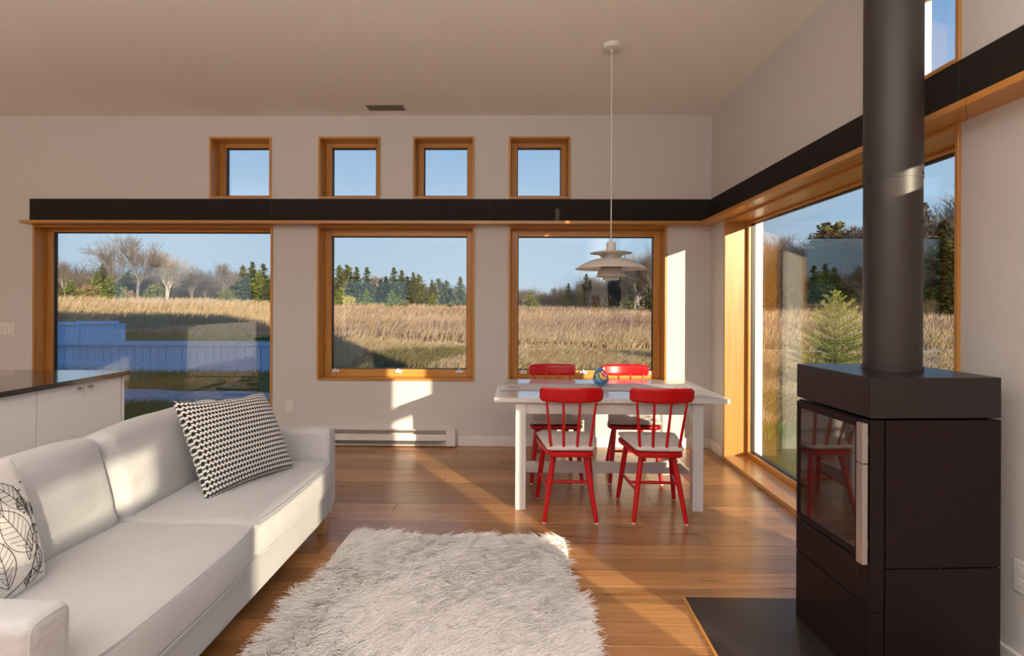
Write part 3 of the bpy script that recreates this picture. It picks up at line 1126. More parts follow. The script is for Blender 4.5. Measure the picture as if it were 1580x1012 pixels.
ch0, pd0 = make_chair(), make_pad()
CH = [(.318, 3.458, 0.0, 'red spindle-back chair on the near side of the table, farther from the stove', 'white tufted seat pad on the near chair farther from the stove'),
      (.882, 3.458, -.03, 'red spindle-back chair on the near side of the table, close to the stove', 'white tufted seat pad on the near chair closest to the stove'),
      (.278, 4.165, PI + .02, 'red spindle-back chair across the table, shaded, left of the blue votive', 'white tufted seat pad on the shaded chair across the table'),
      (.888, 4.175, PI - .02, 'red spindle-back chair across the table, sunlit, right of the blue votive', 'white tufted seat pad on the sunlit chair across the table')]
for i, (x, y, rz, l1, l2) in enumerate(CH):
    c_ = ch0 if i == 0 else tree_copy(ch0)
    p_ = pd0 if i == 0 else tree_copy(pd0)
    c_.location = (x, y, 0)
    c_.rotation_euler = (0, 0, rz)
    tag(c_, l1, 'chair', 'red dining chairs around the table')
    p_.location = (x, y, .4415)
    p_.rotation_euler = (0, 0, rz)
    tag(p_, l2, 'seat pad', 'seat pads on the dining chairs')

# ------------------------------------------------------------------ sofa
def soft_box(h, r, n=(18, 18, 10), disp=None):
    """rounded box centred at 0 with half sizes h; returns verts, faces"""
    def steps(hh, k):
        inner = hh - r
        core = [-inner + 2 * inner * i / k for i in range(k + 1)]
        a = [-hh + r * (1 - math.cos(t_ * PI / 2)) * .999 for t_ in (0, .33, .66)]
        a = [-hh, -hh + r * .35, -hh + r * .7]
        return a + core + [-q for q in a[::-1]]
    S = [steps(h[k], n[k]) for k in range(3)]
    idx, vs, fs = {}, [], []

    def vert(p):
        key = tuple(round(q, 6) for q in p)
        if key in idx:
            return idx[key]
        q = Vector([max(-(h[k] - r), min(h[k] - r, p[k])) for k in range(3)])
        d = Vector(p) - q
        if d.length > 1e-9:
            # spread corner samples evenly
            d.normalize()
        nrm = d.copy()
        out = q + d * r
        if disp is not None:
            out = disp(out, nrm)
        idx[key] = len(vs)
        vs.append(tuple(out))
        return idx[key]
    for a in range(3):
        b, c = (a + 1) % 3, (a + 2) % 3
        for sgn in (-1, 1):
            for i in range(len(S[b]) - 1):
                for j in range(len(S[c]) - 1):
                    q = []
                    for (ii, jj) in ((i, j), (i + 1, j), (i + 1, j + 1), (i, j + 1)):
                        p = [0, 0, 0]
                        p[a], p[b], p[c] = sgn * h[a], S[b][ii], S[c][jj]
                        q.append(vert(p))
                    if len(set(q)) >= 3:
                        fs.append(tuple(q) if sgn > 0 else tuple(q[::-1]))
    return vs, fs


S_0 = (-1.585, 2.16, 0.0)
sf = thing('sofa', 'long white slipcovered sofa with loose back cushions', 'sofa', S_0)


def soft(name, ctr, h, r, n, disp=None, rot=None, parent=sf, mat=None, org=S_0):
    vs, fs = soft_box(h, r, n, disp)
    R = rot if rot is not None else Matrix.Identity(4)
    cv = Vector(ctr)
    vs = [tuple(R.to_3x3() @ Vector(p) + cv) for p in vs]
    mb = MB()
    mb.add(vs, fs)
    return mb.build(name, mat or M['sofa'], parent, org, smooth=True, recalc=False, angle=85)


def wr(p, s, amp, seed):
    return noise.noise(Vector(p) * s + Vector((seed, seed * 1.7, seed * .3))) * amp


SFX = -1.12                      # front plane
SB = -2.06                       # rear plane
YA0, YA1, YB0, YB1 = 1.165, 1.290, 3.030, 3.150
soft('base', ((SB + SFX - .006) / 2, (YA0 + YB1) / 2, .20), ((SFX - SB - .012) / 2, (YB1 - YA0) / 2 - .02, .095), .022, (10, 24, 4))
for ya, yb in ((YA0, YA1), (YB0, YB1)):
    arm = soft('arm', ((SB + SFX) / 2, (ya + yb) / 2, .385), ((SFX - SB) / 2, (yb - ya) / 2, .240), .030, (14, 4, 8),
               lambda p, n: p + n * wr(p, 5, .004, 3))
    # welt along the front face edge of the arm
    yy0, yy1, z0, z1 = ya + .012, yb - .012, .16, .613
    loop = rounded_poly([Vector((yy0, z0)), Vector((yy1, z0)), Vector((yy1, z1)), Vector((yy0, z1))], [.01, .01, .025, .025], 5)
    MB().tube([(SFX - .008, a, b) for a, b in loop], .0035, 6, closed=True).build('piping', M['sofa'], arm, S_0, smooth=True)
soft('back', (SB + .075, (YA0 + YB1) / 2, .41), (.075, (YB1 - YA0) / 2 - .005, .285), .035, (4, 24, 8))
ymid = (YA1 + YB0) / 2
for k, (ya, yb) in enumerate(((YA1 + .002, ymid - .002), (ymid + .002, YB0 - .002))):
    hx, hy, hz = .375, (yb - ya) / 2, .082

    def dsp(p, n, k=k, hx=hx, hy=hy):
        u, v_ = p.x / hx, p.y / hy
        q = p.copy()
        if n.z > .5:
            q.z += .014 * max(0, 1 - u * u) * max(0, 1 - v_ * v_) - .012 * (abs(u) > .9)
            q.z += wr(p, 6, .007, 7 + k) * max(0, 1 - u ** 4) + .003 * noise.noise(Vector((p.x * 4, p.y * 22 + p.x * 9, k))) * max(0, u)
        if n.x > .3:
            q.x += .030 * max(0, 1 - v_ ** 4) * (1 - (p.z / .09) ** 2 * .5)
            q.x += wr(p, 8, .004, 11 + k)
        return q
    cu = soft('seat_cushion', (-1.482, (ya + yb) / 2, .365), (hx, hy, hz), .028, (16, 22, 6), dsp)
    ed = []
    for i in range(31):
        v_ = -1 + 2 * i / 30
        yy = (ya + yb) / 2 + v_ * (hy - .008)
        ed.append((-1.482 + hx - .0065 + .027 * max(0, 1 - v_ ** 4), yy, .365 + hz - .010))
    MB().tube(ed, .0032, 6).build('piping', M['sofa'], cu, S_0, smooth=True)
    ed2 = [(p[0] + .003, p[1], .365 - hz + .012) for p in ed]
    MB().tube(ed2, .0030, 6).build('piping', M['sofa'], cu, S_0, smooth=True)
    # loose back cushion, leaning back, plump
    hb = (.095, (yb - ya) / 2 - (0.004), .215)

    def dsb(p, n, k=k, hb=hb):
        u, v_ = p.y / hb[1], p.z / hb[2]
        q = p.copy()
        q.x += (1 if n.x > 0 else .3) * n.x * (.045 * max(0, 1 - u ** 2) * max(0, 1 - v_ ** 2))
        q.z += -.018 * (u ** 4) * max(0, v_) + wr(p, 5, .010, 20 + k) * max(0, n.z)
        fold = noise.noise(Vector((p.y * 3 + v_ * 2.2, p.z * 12 - u * 2, 5 + k * 3)))
        q.x += n.x * .010 * fold * (abs(u) ** .5)
        return q
    R = Matrix.Rotation(math.radians(-15), 4, 'Y')
    bc = soft('back_cushion', (-1.800, (ya + yb) / 2, .600), hb, .055, (5, 24, 16), dsb, R)
for x in (SFX - .075, SB + .06):
    for y in (YA0 + .06, YB1 - .105):
        MB().box(x - .005, x + .045, y, y + .05, 0, .135, .003).build('leg', M['oak'], sf, S_0)


# cushions lying on the sofa
def pillow_point(u, v, w_, h_, th, side):
    pin = 1 - .075 * (1 - u * u) * abs(v) ** 2
    pin2 = 1 - .075 * (1 - v * v) * abs(u) ** 2
    x = u * w_ / 2 * pin2
    z = v * h_ / 2 * pin
    e = max(0.0, (1 - u * u)) * max(0.0, (1 - v * v))
    y = -side * th / 2 * e ** .42
    return Vector((x, y, z))


def make_pillow(name, label, w_, h_, th, mat, Mx, fold=None):
    t_ = thing(name, label, 'cushion')
    t_.matrix_world = Mx
    n1 = 44
    vs, fs, uvs = [], [], []
    for side in (1, -1):
        for i in range(n1 + 1):
            for j in range(n1 + 1):
                u = math.sin((-1 + 2 * i / n1) * PI / 2 * .999) * .5 + .5 * (-1 + 2 * i / n1)
                v_ = math.sin((-1 + 2 * j / n1) * PI / 2 * .999) * .5 + .5 * (-1 + 2 * j / n1)
                u, v_ = max(-1, min(1, u / .9998)), max(-1, min(1, v_ / .9998))
                p = pillow_point(u, v_, w_, h_, th, side)
                if fold:
                    p = fold(p, u, v_, side)
                vs.append(tuple(p))
                uvs.append(((u + 1) / 2, (v_ + 1) / 2))
    k_ = (n1 + 1) ** 2
    for i in range(n1):
        for j in range(n1):
            a = i * (n1 + 1) + j
            fs.append((a, a + n1 + 1, a + n1 + 2, a + 1))
            fs.append((k_ + a, k_ + a + 1, k_ + a + n1 + 2, k_ + a + n1 + 1))
    me = bpy.data.meshes.new('cover')
    me.from_pydata(vs, [], fs)
    me.materials.append(mat)
    uvl = me.uv_layers.new(name='weave')
    li = np.empty(len(me.loops), np.int32)
    me.loops.foreach_get('vertex_index', li)
    uvl.data.foreach_set('uv', np.array(uvs, np.float32)[li].ravel())
    me.polygons.foreach_set('use_smooth', [True] * len(me.polygons))
    me.update()
    b = bmesh.new()
    b.from_mesh(me)
    bmesh.ops.remove_doubles(b, verts=b.verts, dist=1e-5)
    bmesh.ops.recalc_face_normals(b, faces=b.faces)
    b.to_mesh(me)
    b.free()
    link('cover', me, t_)
    return t_


def hound_mat():
    m = N('black_white_weave')
    tc_ = m.n('TexCoord')
    s = m.n('SeparateXYZ')
    m.l(tc_.outputs['UV'], s.inputs[0])
    rows, cols = 20.0, 31.0
    rv_ = m.math('MULTIPLY', s.outputs[1], rows)
    fr = m.math('FRACT', rv_)
    cu_ = m.math('FRACT', m.math('ADD', m.math('MULTIPLY', s.outputs[0], cols), m.math('MULTIPLY', m.math('FLOOR', rv_), .5)))
    line = m.math('LESS_THAN', m.math('ABSOLUTE', m.math('SUBTRACT', fr, .5)), .13)
    bar = m.math('MULTIPLY', m.math('LESS_THAN', m.math('ABSOLUTE', m.math('SUBTRACT', fr, .5)), .40),
                 m.math('LESS_THAN', m.math('ABSOLUTE', m.math('SUBTRACT', cu_, .5)), .22))
    k = m.math('MAXIMUM', line, bar)
    c = m.mix(k, (.72, .70, .67), (.012, .011, .011))
    return m.pr(c, .9, 0, 0, k, .15, .002, .2, .2)


def frame_matrix(bl, br, tilt, h_):
    """pillow whose bottom edge runs bl->br (world), leaning back by tilt"""
    bl, br = Vector(bl), Vector(br)
    ex = (br - bl).normalized()
    nh = Vector((ex.y, -ex.x, 0)).normalized()         # horizontal front normal
    up0 = Vector((0, 0, 1))
    ez = (up0 * math.cos(tilt) - nh * math.sin(tilt))
    ez = (ez - ex * ez.dot(ex)).normalized()
    ey = ez.cross(ex)
    c = (bl + br) / 2 + ez * h_ / 2
    return Matrix(((ex.x, ey.x, ez.x, c.x), (ex.y, ey.y, ez.y, c.y), (ex.z, ey.z, ez.z, c.z), (0, 0, 0, 1)))


def fold1(p, u, v_, side):
    # the top edge sags between the corners and dents
    if v_ > 0:
        p.z -= .030 * (1 - u * u) * v_ ** 3 + .012 * max(0, 1 - abs(u - .3) * 4) * v_ ** 6
    k = max(0, u) ** 2 * max(0, v_) ** 2
    p.z -= .042 * k
    p.x -= .025 * k
    return p


make_pillow('throw_cushion', 'black and white woven pattern cushion leaning on the sofa back', .53, .50, .20, hound_mat(),
            frame_matrix((-1.448, 2.372, .452), (-1.262, 2.862, .452), math.radians(27), .50), fold1)
pm = frame_matrix((-1.59, 1.30, .452), (-1.565, 1.69, .452), math.radians(18), .42)
PW2, PH2, PT2 = .40, .43, .16


def puff(p, u, v_, side):
    # nearly round outline: stuffed tight
    k = 1 + .06 * (1 - abs(u)) * abs(v_) ** 2
    r = .10 * (u * u) * (v_ * v_)
    return Vector((p.x * (1.05 - r), p.y, p.z * (1.05 - r) * k))


lp = make_pillow('throw_cushion', 'white cushion with black line drawing of leaves beside the near armrest', PW2, PH2, PT2,
                 fabric('printed_cotton', (.72, .70, .67)), pm, puff)


def print_pt(a, b):
    """a,b in -1..1 on the front of the leaf cushion"""
    p = pillow_point(a, b, PW2, PH2, PT2, 1)
    p = puff(p, a, b, 1)
    return p


ink = plain('black_ink', (.02, .018, .018), .8)
leafm = MB()


def stroke(pl, wd=.0016):
    P_ = []
    for i, (a, b) in enumerate(pl):
        if abs(a) > .93 or abs(b) > .93:
            continue
        p = print_pt(a, b)
        e = .01
        n_ = (print_pt(a + e, b) - print_pt(a - e, b)).cross(print_pt(a, b + e) - print_pt(a, b - e)).normalized()
        if n_.y > 0:
            n_ = -n_
        P_.append(p + n_ * .0012)
    if len(P_) > 1:
        leafm.tube(P_, wd * .55, 4)


def bez(p0, p1, p2, n=10):
    return [((1 - t_) ** 2 * p0[0] + 2 * t_ * (1 - t_) * p1[0] + t_ * t_ * p2[0], (1 - t_) ** 2 * p0[1] + 2 * t_ * (1 - t_) * p1[1] + t_ * t_ * p2[1]) for t_ in [i / n for i in range(n + 1)]]


def leaf(x, y, L, W, ang, veins=8):
    ca, sa = math.cos(ang), math.sin(ang)

    def tr(a, b):
        return (x + a * ca - b * sa, y + a * sa + b * ca)
    for sg in (-1, 1):
        stroke([tr(*p) for p in bez((0, 0), (L * .42, sg * W * 1.5), (L, 0), 14)])
    stroke([tr(L * t_ / 8, 0) for t_ in range(9)])
    for i in range(1, veins):
        t_ = i / veins
        wv_ = W * 1.5 * 2 * t_ * (1 - t_) * .95
        for sg in (-1, 1):
            stroke([tr(L * (t_ - .06), 0), tr(L * (t_ + .04), sg * wv_ * .6), tr(L * min(.97, t_ + .10), sg * wv_ * .92)], .0011)


leaf(.62, -.45, .80, .30, math.radians(118), 9)
leaf(.20, -.80, .72, .24, math.radians(100), 8)
leaf(.55, -.55, .52, .17, math.radians(62), 7)
leaf(.70, .15, .62, .20, math.radians(128), 7)
leaf(.10, .10, .60, .22, math.radians(75), 7)
leaf(-.35, -.60, .70, .26, math.radians(95), 8)
leaf(-.45, .25, .55, .20, math.radians(110), 7)
leaf(.45, -.85, .34, .12, math.radians(20), 5)
leaf(.78, -.75, .36, .10, math.radians(95), 5)
for cx, cy in ((.66, .22), (.80, .12)):
    for rr in (.11, .085, .06, .035):
        stroke([(cx + rr * math.cos(t_ * PI / 8), cy + rr * math.sin(t_ * PI / 8)) for t_ in range(17)], .0012)
stroke(bez((.50, -.92), (.60, -.62), (.72, -.45)), .0022)
stroke(bez((.72, -.45), (.84, -.1), (.62, .52)), .0018)
stroke(bez((.15, -.90), (.35, -.86), (.56, -.72)), .002)
stroke(bez((.62, -.70), (.72, -.86), (.86, -.84)), .002)
for i in range(9):
    a_, b_ = .70 + .14 * math.sin(i * .9), -.35 + i * .11
    stroke([(a_, b_), (a_ + .012, b_ + .012)], .005)
lo = leafm.build('leaf_print', ink, lp, recalc=False)
lo['label'] = 'black line drawing of leaves and seed heads'
lo['kind'] = 'stuff'

# ------------------------------------------------------------------ shaggy rug
RX0, RX1, RY0, RY1 = -1.00, .262, 1.25, 2.985
rg = thing('shaggy_rug', 'thick white shaggy wool rug on the floor before the sofa', 'rug', ((RX0 + RX1) / 2, (RY0 + RY1) / 2, 0))
RG0 = tuple(rg.location)
wool_b = plain('wool_backing', (.62, .55, .48), .95)
MB().box(RX0, RX1, RY0, RY1, .001, .014, .004).build('backing', wool_b, rg, RG0)
rs = np.random.RandomState(3)
ncl = 6500
cx = RX0 + rs.rand(ncl) * (RX1 - RX0)
cy = RY0 + rs.rand(ncl) ** .9 * (RY1 - RY0)
per = 15
NS = ncl * per
K = 7
base = np.repeat(np.stack([cx, cy], 1), per, 0) + rs.randn(NS, 2) * .014
base[:, 0] = np.clip(base[:, 0], RX0, RX1)
base[:, 1] = np.clip(base[:, 1], RY0, RY1)


def flow(x, y):
    return (1.5 * np.sin(2.3 * x + 1.1 * y) + 1.2 * np.cos(3.1 * y - 1.9 * x + .6) + .9 * np.sin(5.2 * x + 2.0) * np.cos(4.3 * y)
            + .5 * np.sin(11 * x - 7 * y))


ang = flow(cx, cy) * .75 - 1.3 + rs.randn(ncl) * .30
lean = .70 + .22 * rs.rand(ncl)
leng = .075 + .035 * rs.rand(ncl)
ang_s = np.repeat(ang, per) + rs.randn(NS) * .16
lean_s = np.repeat(lean, per) + rs.randn(NS) * .07
len_s = np.repeat(leng, per) * (.75 + .35 * rs.rand(NS))
curl = np.repeat(rs.randn(ncl) * .7, per) + rs.randn(NS) * .3
pts = np.zeros((NS, K, 3), np.float32)
pos = np.concatenate([base, np.full((NS, 1), .012)], 1)
pts[:, 0] = pos
tipc = np.repeat(np.stack([cx, cy], 1), per, 0)
for k in range(1, K):
    t_ = k / (K - 1)
    el = 1.30 - 1.45 * lean_s * t_ ** .6
    az = ang_s + curl * t_
    st_ = len_s / (K - 1)
    pos = pos + np.stack([np.cos(el) * np.cos(az) * st_, np.cos(el) * np.sin(az) * st_, np.sin(el) * st_], 1)
    dxy = base - tipc
    pos[:, :2] -= dxy * (.09 * t_)
    pos[:, 2] = np.maximum(pos[:, 2], .006)
    pts[:, k] = pos
hc = bpy.data.hair_curves.new('pile')
hc.add_curves([K] * NS)
hc.attributes['position'].data.foreach_set('vector', (pts - np.array(RG0, np.float32)).astype(np.float32).ravel())
ra = hc.attributes.get('radius') or hc.attributes.new('radius', 'FLOAT', 'POINT')
rad = np.tile(np.array([.0010, .0010, .0010, .0009, .0008, .0006, .0003], np.float32), NS)
ra.data.foreach_set('value', rad)
wm = N('wool')
hi_ = wm.n('HairInfo')
wc = wm.ramp(hi_.outputs['Random'], [(0, (.84, .79, .75)), (.5, (.90, .87, .84)), (1, (.94, .92, .91))])
wm.pr(wc, .7, 0, 0, None, spec=.25)
hc.materials.append(wm.m)
po = link('pile', hc, rg)
po['kind'] = 'stuff'

# ------------------------------------------------------------------ outside: ground
def smooth01(x):
    x = np.clip(x, 0, 1)
    return x * x * (3 - 2 * x)


def gz(x, y):
    x = np.asarray(x, float)
    y = np.asarray(y, float)
    d = np.hypot(x, y)
    t_ = np.arctan2(x, np.maximum(y, .001))
    h = 1.15 + 0.62 * smooth01((-.37 - t_) / .12) - .15 * smooth01(t_ / .2)
    return -.30 + h * smooth01((d - 14) / 62) + .04 * np.sin(x * .9) * np.cos(y * .7) * smooth01((d - 12) / 10)


def ground_mat():
    m = N('meadow_soil')
    g = m.n('NewGeometry')
    s = m.n('SeparateXYZ')
    m.l(g.outputs['Position'], s.inputs[0])
    n1 = m.noise(g.outputs['Position'], .25, 4)
    n2 = m.noise(g.outputs['Position'], 6, 4)
    lawn = m.ramp(n2, [(.3, (.05, .075, .02)), (.7, (.11, .14, .035))])
    dry = m.ramp(n2, [(.3, (.18, .13, .07)), (.7, (.30, .22, .13))])
    dd = m.n('VectorMath', operation='LENGTH')
    m.l(g.outputs['Position'], dd.inputs[0])
    f = m.ramp(m.math('ADD', m.math('MULTIPLY', dd.outputs['Value'], .05), m.math('MULTIPLY', n1, .4)), [(.80, (0, 0, 0)), (1.0, (1, 1, 1))])
    return m.pr(m.mix(f, lawn, dry), .95, spec=.1)


na, rr_ = 144, [0.5, 3, 5, 6, 7, 8, 9, 10, 11, 12, 13, 14, 15.5, 17, 19, 21, 23, 26, 29, 32, 36, 40, 45, 50, 56, 62, 70, 80, 95, 115, 140, 180, 260]
gv, gf = [], []
for r_ in rr_:
    for j in range(na):
        a = 2 * PI * j / na
        x, y = r_ * math.sin(a), r_ * math.cos(a)
        gv.append((x, y, float(gz(x, y))))
for i in range(len(rr_) - 1):
    for j in range(na):
        gf.append((i * na + j, i * na + (j + 1) % na, (i + 1) * na + (j + 1) % na, (i + 1) * na + j))
mb = MB()
mb.add(gv, gf)
go = mb.build('ground', ground_mat(), smooth=True)
tag(go, 'meadow ground around the house', 'ground', kind='structure')


def strip(name, cl, wd, lift, label, mat='gravel'):
    vs, fs = [], []
    n_ = len(cl)
    for i, (x, y) in enumerate(cl):
        x2, y2 = cl[min(i + 1, n_ - 1)]
        x1, y1 = cl[max(i - 1, 0)]
        t_ = Vector((x2 - x1, y2 - y1, 0)).normalized()
        nn = Vector((-t_.y, t_.x, 0))
        for s_ in (-1, -.33, .33, 1):
            q = Vector((x, y, 0)) + nn * wd * .5 * s_ * (1 + .12 * math.sin(i * 1.7 + s_))
            vs.append((q.x, q.y, float(gz(q.x, q.y)) + lift))
    for i in range(n_ - 1):
        for k in range(3):
            fs.append((i * 4 + k, i * 4 + k + 1, i * 4 + k + 5, i * 4 + k + 4))
    mb_ = MB()
    mb_.add(vs, fs)
    tag(mb_.build(name, M[mat], smooth=True), label, 'path', kind='structure')


strip('path_near', [(-13 + i * .5, 9.1 + .35 * math.sin(i * .3) * .3 - .004 * (i - 10) ** 2 * (i > 10)) for i in range(19)], 1.5, .02, 'grey gravel path between the house and the white fence')
TRK = [(-26, 29.5), (-20, 27.8), (-14, 25.6), (-9, 23.4), (-5, 21.7), (-1, 20.3), (3, 19.2), (8, 18.4), (14, 18.2), (20, 19)]
trk = []
for i in range(len(TRK) - 1):
    for k in range(6):
        u = k / 6
        trk.append((TRK[i][0] * (1 - u) + TRK[i + 1][0] * u, TRK[i][1] * (1 - u) + TRK[i + 1][1] * u))
strip('path_far', trk, .55, .05, 'narrow pale track crossing the meadow', 'track')
trk_np = np.array(trk)

# white fence of wide boards
fn = thing('garden_fence', 'low white board fence tinted blue for shade outside the picture window', 'fence', (-8.8, 12.2, -.3))
FN0 = (-8.8, 12.2, -.3)
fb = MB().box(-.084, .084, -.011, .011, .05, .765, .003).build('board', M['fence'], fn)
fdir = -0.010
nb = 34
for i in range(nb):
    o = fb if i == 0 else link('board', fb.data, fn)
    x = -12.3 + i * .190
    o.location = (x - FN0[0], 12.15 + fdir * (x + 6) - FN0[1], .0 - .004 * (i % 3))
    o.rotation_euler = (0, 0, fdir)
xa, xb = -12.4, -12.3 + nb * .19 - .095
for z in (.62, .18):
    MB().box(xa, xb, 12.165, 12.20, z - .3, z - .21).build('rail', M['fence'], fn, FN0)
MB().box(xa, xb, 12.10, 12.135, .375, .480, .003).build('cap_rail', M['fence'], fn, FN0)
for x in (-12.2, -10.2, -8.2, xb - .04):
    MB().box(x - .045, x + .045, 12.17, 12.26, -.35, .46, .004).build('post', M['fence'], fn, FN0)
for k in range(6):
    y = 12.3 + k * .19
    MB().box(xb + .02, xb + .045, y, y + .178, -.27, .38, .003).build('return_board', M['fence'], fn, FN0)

# far low panelled fence
f2 = thing('panel_fence', 'low white panelled fence beyond the board fence', 'fence', (-16.8, 18.5, .0))
F20 = (-16.8, 18.5, 0)
bz = float(gz(-14.5, 18.5))
for i in range(3):
    xs = -19.15 + i * 1.55
    y = 18.5
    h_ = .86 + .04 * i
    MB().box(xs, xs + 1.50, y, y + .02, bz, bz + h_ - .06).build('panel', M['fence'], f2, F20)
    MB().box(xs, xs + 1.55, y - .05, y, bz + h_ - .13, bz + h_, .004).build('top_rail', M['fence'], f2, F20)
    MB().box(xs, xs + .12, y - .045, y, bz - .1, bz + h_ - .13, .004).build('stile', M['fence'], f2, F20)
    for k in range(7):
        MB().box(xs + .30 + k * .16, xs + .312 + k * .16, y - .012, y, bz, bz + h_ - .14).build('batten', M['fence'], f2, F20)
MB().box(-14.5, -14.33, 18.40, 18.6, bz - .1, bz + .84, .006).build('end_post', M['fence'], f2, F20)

# ------------------------------------------------------------------ grass
def attr_mat(name, stops, rough=.9, transl=.25):
    m = N(name)
    a = m.n('Attribute')
    a.attribute_name = 'tone'
    c = m.ramp(a.outputs['Fac'], stops)
    d = m.n('BsdfDiffuse')
    t_ = m.n('BsdfTranslucent')
    m.l(c, d.inputs[0])
    m.l(c, t_.inputs[0])
    mx = m.n('MixShader')
    mx.inputs[0].default_value = transl
    m.l(d.outputs[0], mx.inputs[1])
    m.l(t_.outputs[0], mx.inputs[2])
    m.l(mx.outputs[0], m.out.inputs[0])
    return m.m


dry_m = attr_mat('dry_grass', [(0, (.08, .10, .03)), (.22, (.23, .18, .075)), (.45, (.47, .345, .19)), (.62, (.53, .39, .25)), (.8, (.33, .215, .16)), (1, (.21, .14, .11))])
lawn_m = attr_mat('green_grass', [(0, (.035, .085, .022)), (.5, (.08, .17, .04)), (1, (.20, .25, .07))])


def blades(name, mat, x, y, hgt, wid, tone, bend, seed, label):
    r = np.random.RandomState(seed)
    n_ = len(x)
    z = gz(x, y) - .02
    a = r.rand(n_) * 2 * PI
    dx, dy = np.cos(a), np.sin(a)
    ba = r.randn(n_) * .9 + .6
    bx, by = np.cos(ba) * bend * hgt, np.sin(ba) * bend * hgt
    V = np.zeros((n_, 5, 3), np.float32)
    w0 = wid[:, None] * .5
    P0 = np.stack([x, y, z], 1)
    side = np.stack([dx, dy, np.zeros(n_)], 1)
    V[:, 0] = P0 - side * w0
    V[:, 1] = P0 + side * w0
    Pm = P0 + np.stack([bx * .35, by * .35, hgt * .6], 1)
    V[:, 2] = Pm - side * w0 * .8
    V[:, 3] = Pm + side * w0 * .8
    V[:, 4] = P0 + np.stack([bx, by, hgt * (1 - .25 * np.minimum(1, bend))], 1)
    i0 = np.arange(n_)[:, None] * 5
    T = np.concatenate([i0 + [[0, 1, 3]], i0 + [[0, 3, 2]], i0 + [[2, 3, 4]]], 1).reshape(-1, 3)
    me = fast_mesh(name, V.reshape(-1, 3), T, [mat], np.repeat(tone, 5))
    o = link(name, me)
    tag(o, label, 'grass', kind='stuff')


def noise2(x, y, s, seed):
    r = np.random.RandomState(seed)
    out = np.zeros_like(x)
    for k in range(7):
        a = r.rand() * 2 * PI
        f = s * (.6 + 1.2 * r.rand())
        out += np.sin((x * np.cos(a) + y * np.sin(a)) * f + r.rand() * 6.3)
    return out / 7 * 1.6


rs = np.random.RandomState(11)


def sample(n_, d0, d1, t0, t1, pw=1.0):
    # denser close by: distance drawn so that screen density stays level
    u = rs.rand(n_)
    d = 1 / (1 / d0 + u ** pw * (1 / d1 - 1 / d0))
    t_ = t0 + rs.rand(n_) * (t1 - t0)
    return t_ * d, d


ZN = [(-1.02, -.44), (-.42, -.06), (-.06, .30), (.42, .92)]
xs_, ys_ = [], []
for (a, b), n_ in zip(ZN, (60000, 62000, 70000, 62000)):
    x, y = sample(n_, 7.0 if a > .4 else 12.5, 78, a, b, .9)
    xs_.append(x)
    ys_.append(y)
x, y = np.concatenate(xs_), np.concatenate(ys_)
tn = x / y
edge = 13.2 + 1.6 * noise2(x, y, .5, 2)
edge = np.where(tn < -.44, 23.5 + 1.5 * noise2(x, y, .3, 4), edge)
edge = np.where(tn > .42, 7.6 + .8 * noise2(x, y, .7, 6), edge)
dt = np.min(np.hypot(x[:, None] - trk_np[None, ::2, 0], y[:, None] - trk_np[None, ::2, 1]), axis=1)
keep = (y > edge) & (dt > np.where(noise2(x, y, .6, 31) > .25, .20, .50)) & ~((x > 5.6) & (x < 7.4) & (y < 11.4) & (y > 9.7))
x, y = x[keep], y[keep]
pn = noise2(x, y, .35, 8)
ph = np.where((tn[keep] > .42) & (y < 12), .26, .42) + .30 * smooth01((y - 14) / 14) + .16 * pn
near = smooth01((24 - y) / 9)
tone = .52 + .13 * rs.randn(len(x)) + .20 * noise2(x, y, .22, 5) * (1 - near) + .25 * smooth01((y - 21) / 8) * (x / y > -.44) - .06 * near
tone += np.where(noise2(x, y, .8, 9) > .62, -.3 * near, 0)
tone = np.clip(tone, 0.02, 1)
ytr = np.interp(x, trk_np[:, 0], trk_np[:, 1])
low = (ytr - y > -.3) & (ytr - y < 3.2) & (noise2(x, y, .9, 17) < .75) & (x > -24)
ph = np.where(low, ph * (.40 + .18 * noise2(x, y, .5, 14)), ph)
wid = np.clip(.0011 * y, .012, .06) * (.7 + .6 * rs.rand(len(x)))
hg = np.clip(ph * (.55 + .7 * rs.rand(len(x))), .07, 1.2)
blades('tall_dry_grass', dry_m, x, y, hg, wid, tone, .35 + .35 * near, 21, 'tall dry tan grass covering the meadow')
# lawn near the house
xs_, ys_ = [], []
for (a, b, d0, d1), n_ in zip(((-1.02, -.44, 5.6, 26), (-.42, .30, 7.5, 17), (.42, .92, 6.5, 16)), (70000, 60000, 26000)):
    x, y = sample(n_, d0, d1, a, b)
    xs_.append(x)
    ys_.append(y)
x, y = np.concatenate(xs_), np.concatenate(ys_)
inpath = (np.abs(y - 9.1) < .72) & (x < -4.2) & (x > -13)
dt = np.min(np.hypot(x[:, None] - trk_np[None, ::2, 0], y[:, None] - trk_np[None, ::2, 1]), axis=1)
keep = ~inpath & (dt > .6)
x, y = x[keep], y[keep]
tone = np.clip(.42 + .16 * rs.randn(len(x)) + .2 * noise2(x, y, .9, 3), 0, 1)
blades('lawn_grass', lawn_m, x, y, (.10 + .10 * rs.rand(len(x))) * (1 + .8 * smooth01((y - 12) / 6)), np.clip(.0012 * y, .008, .03), tone, .55, 22, 'short green grass close to the house')


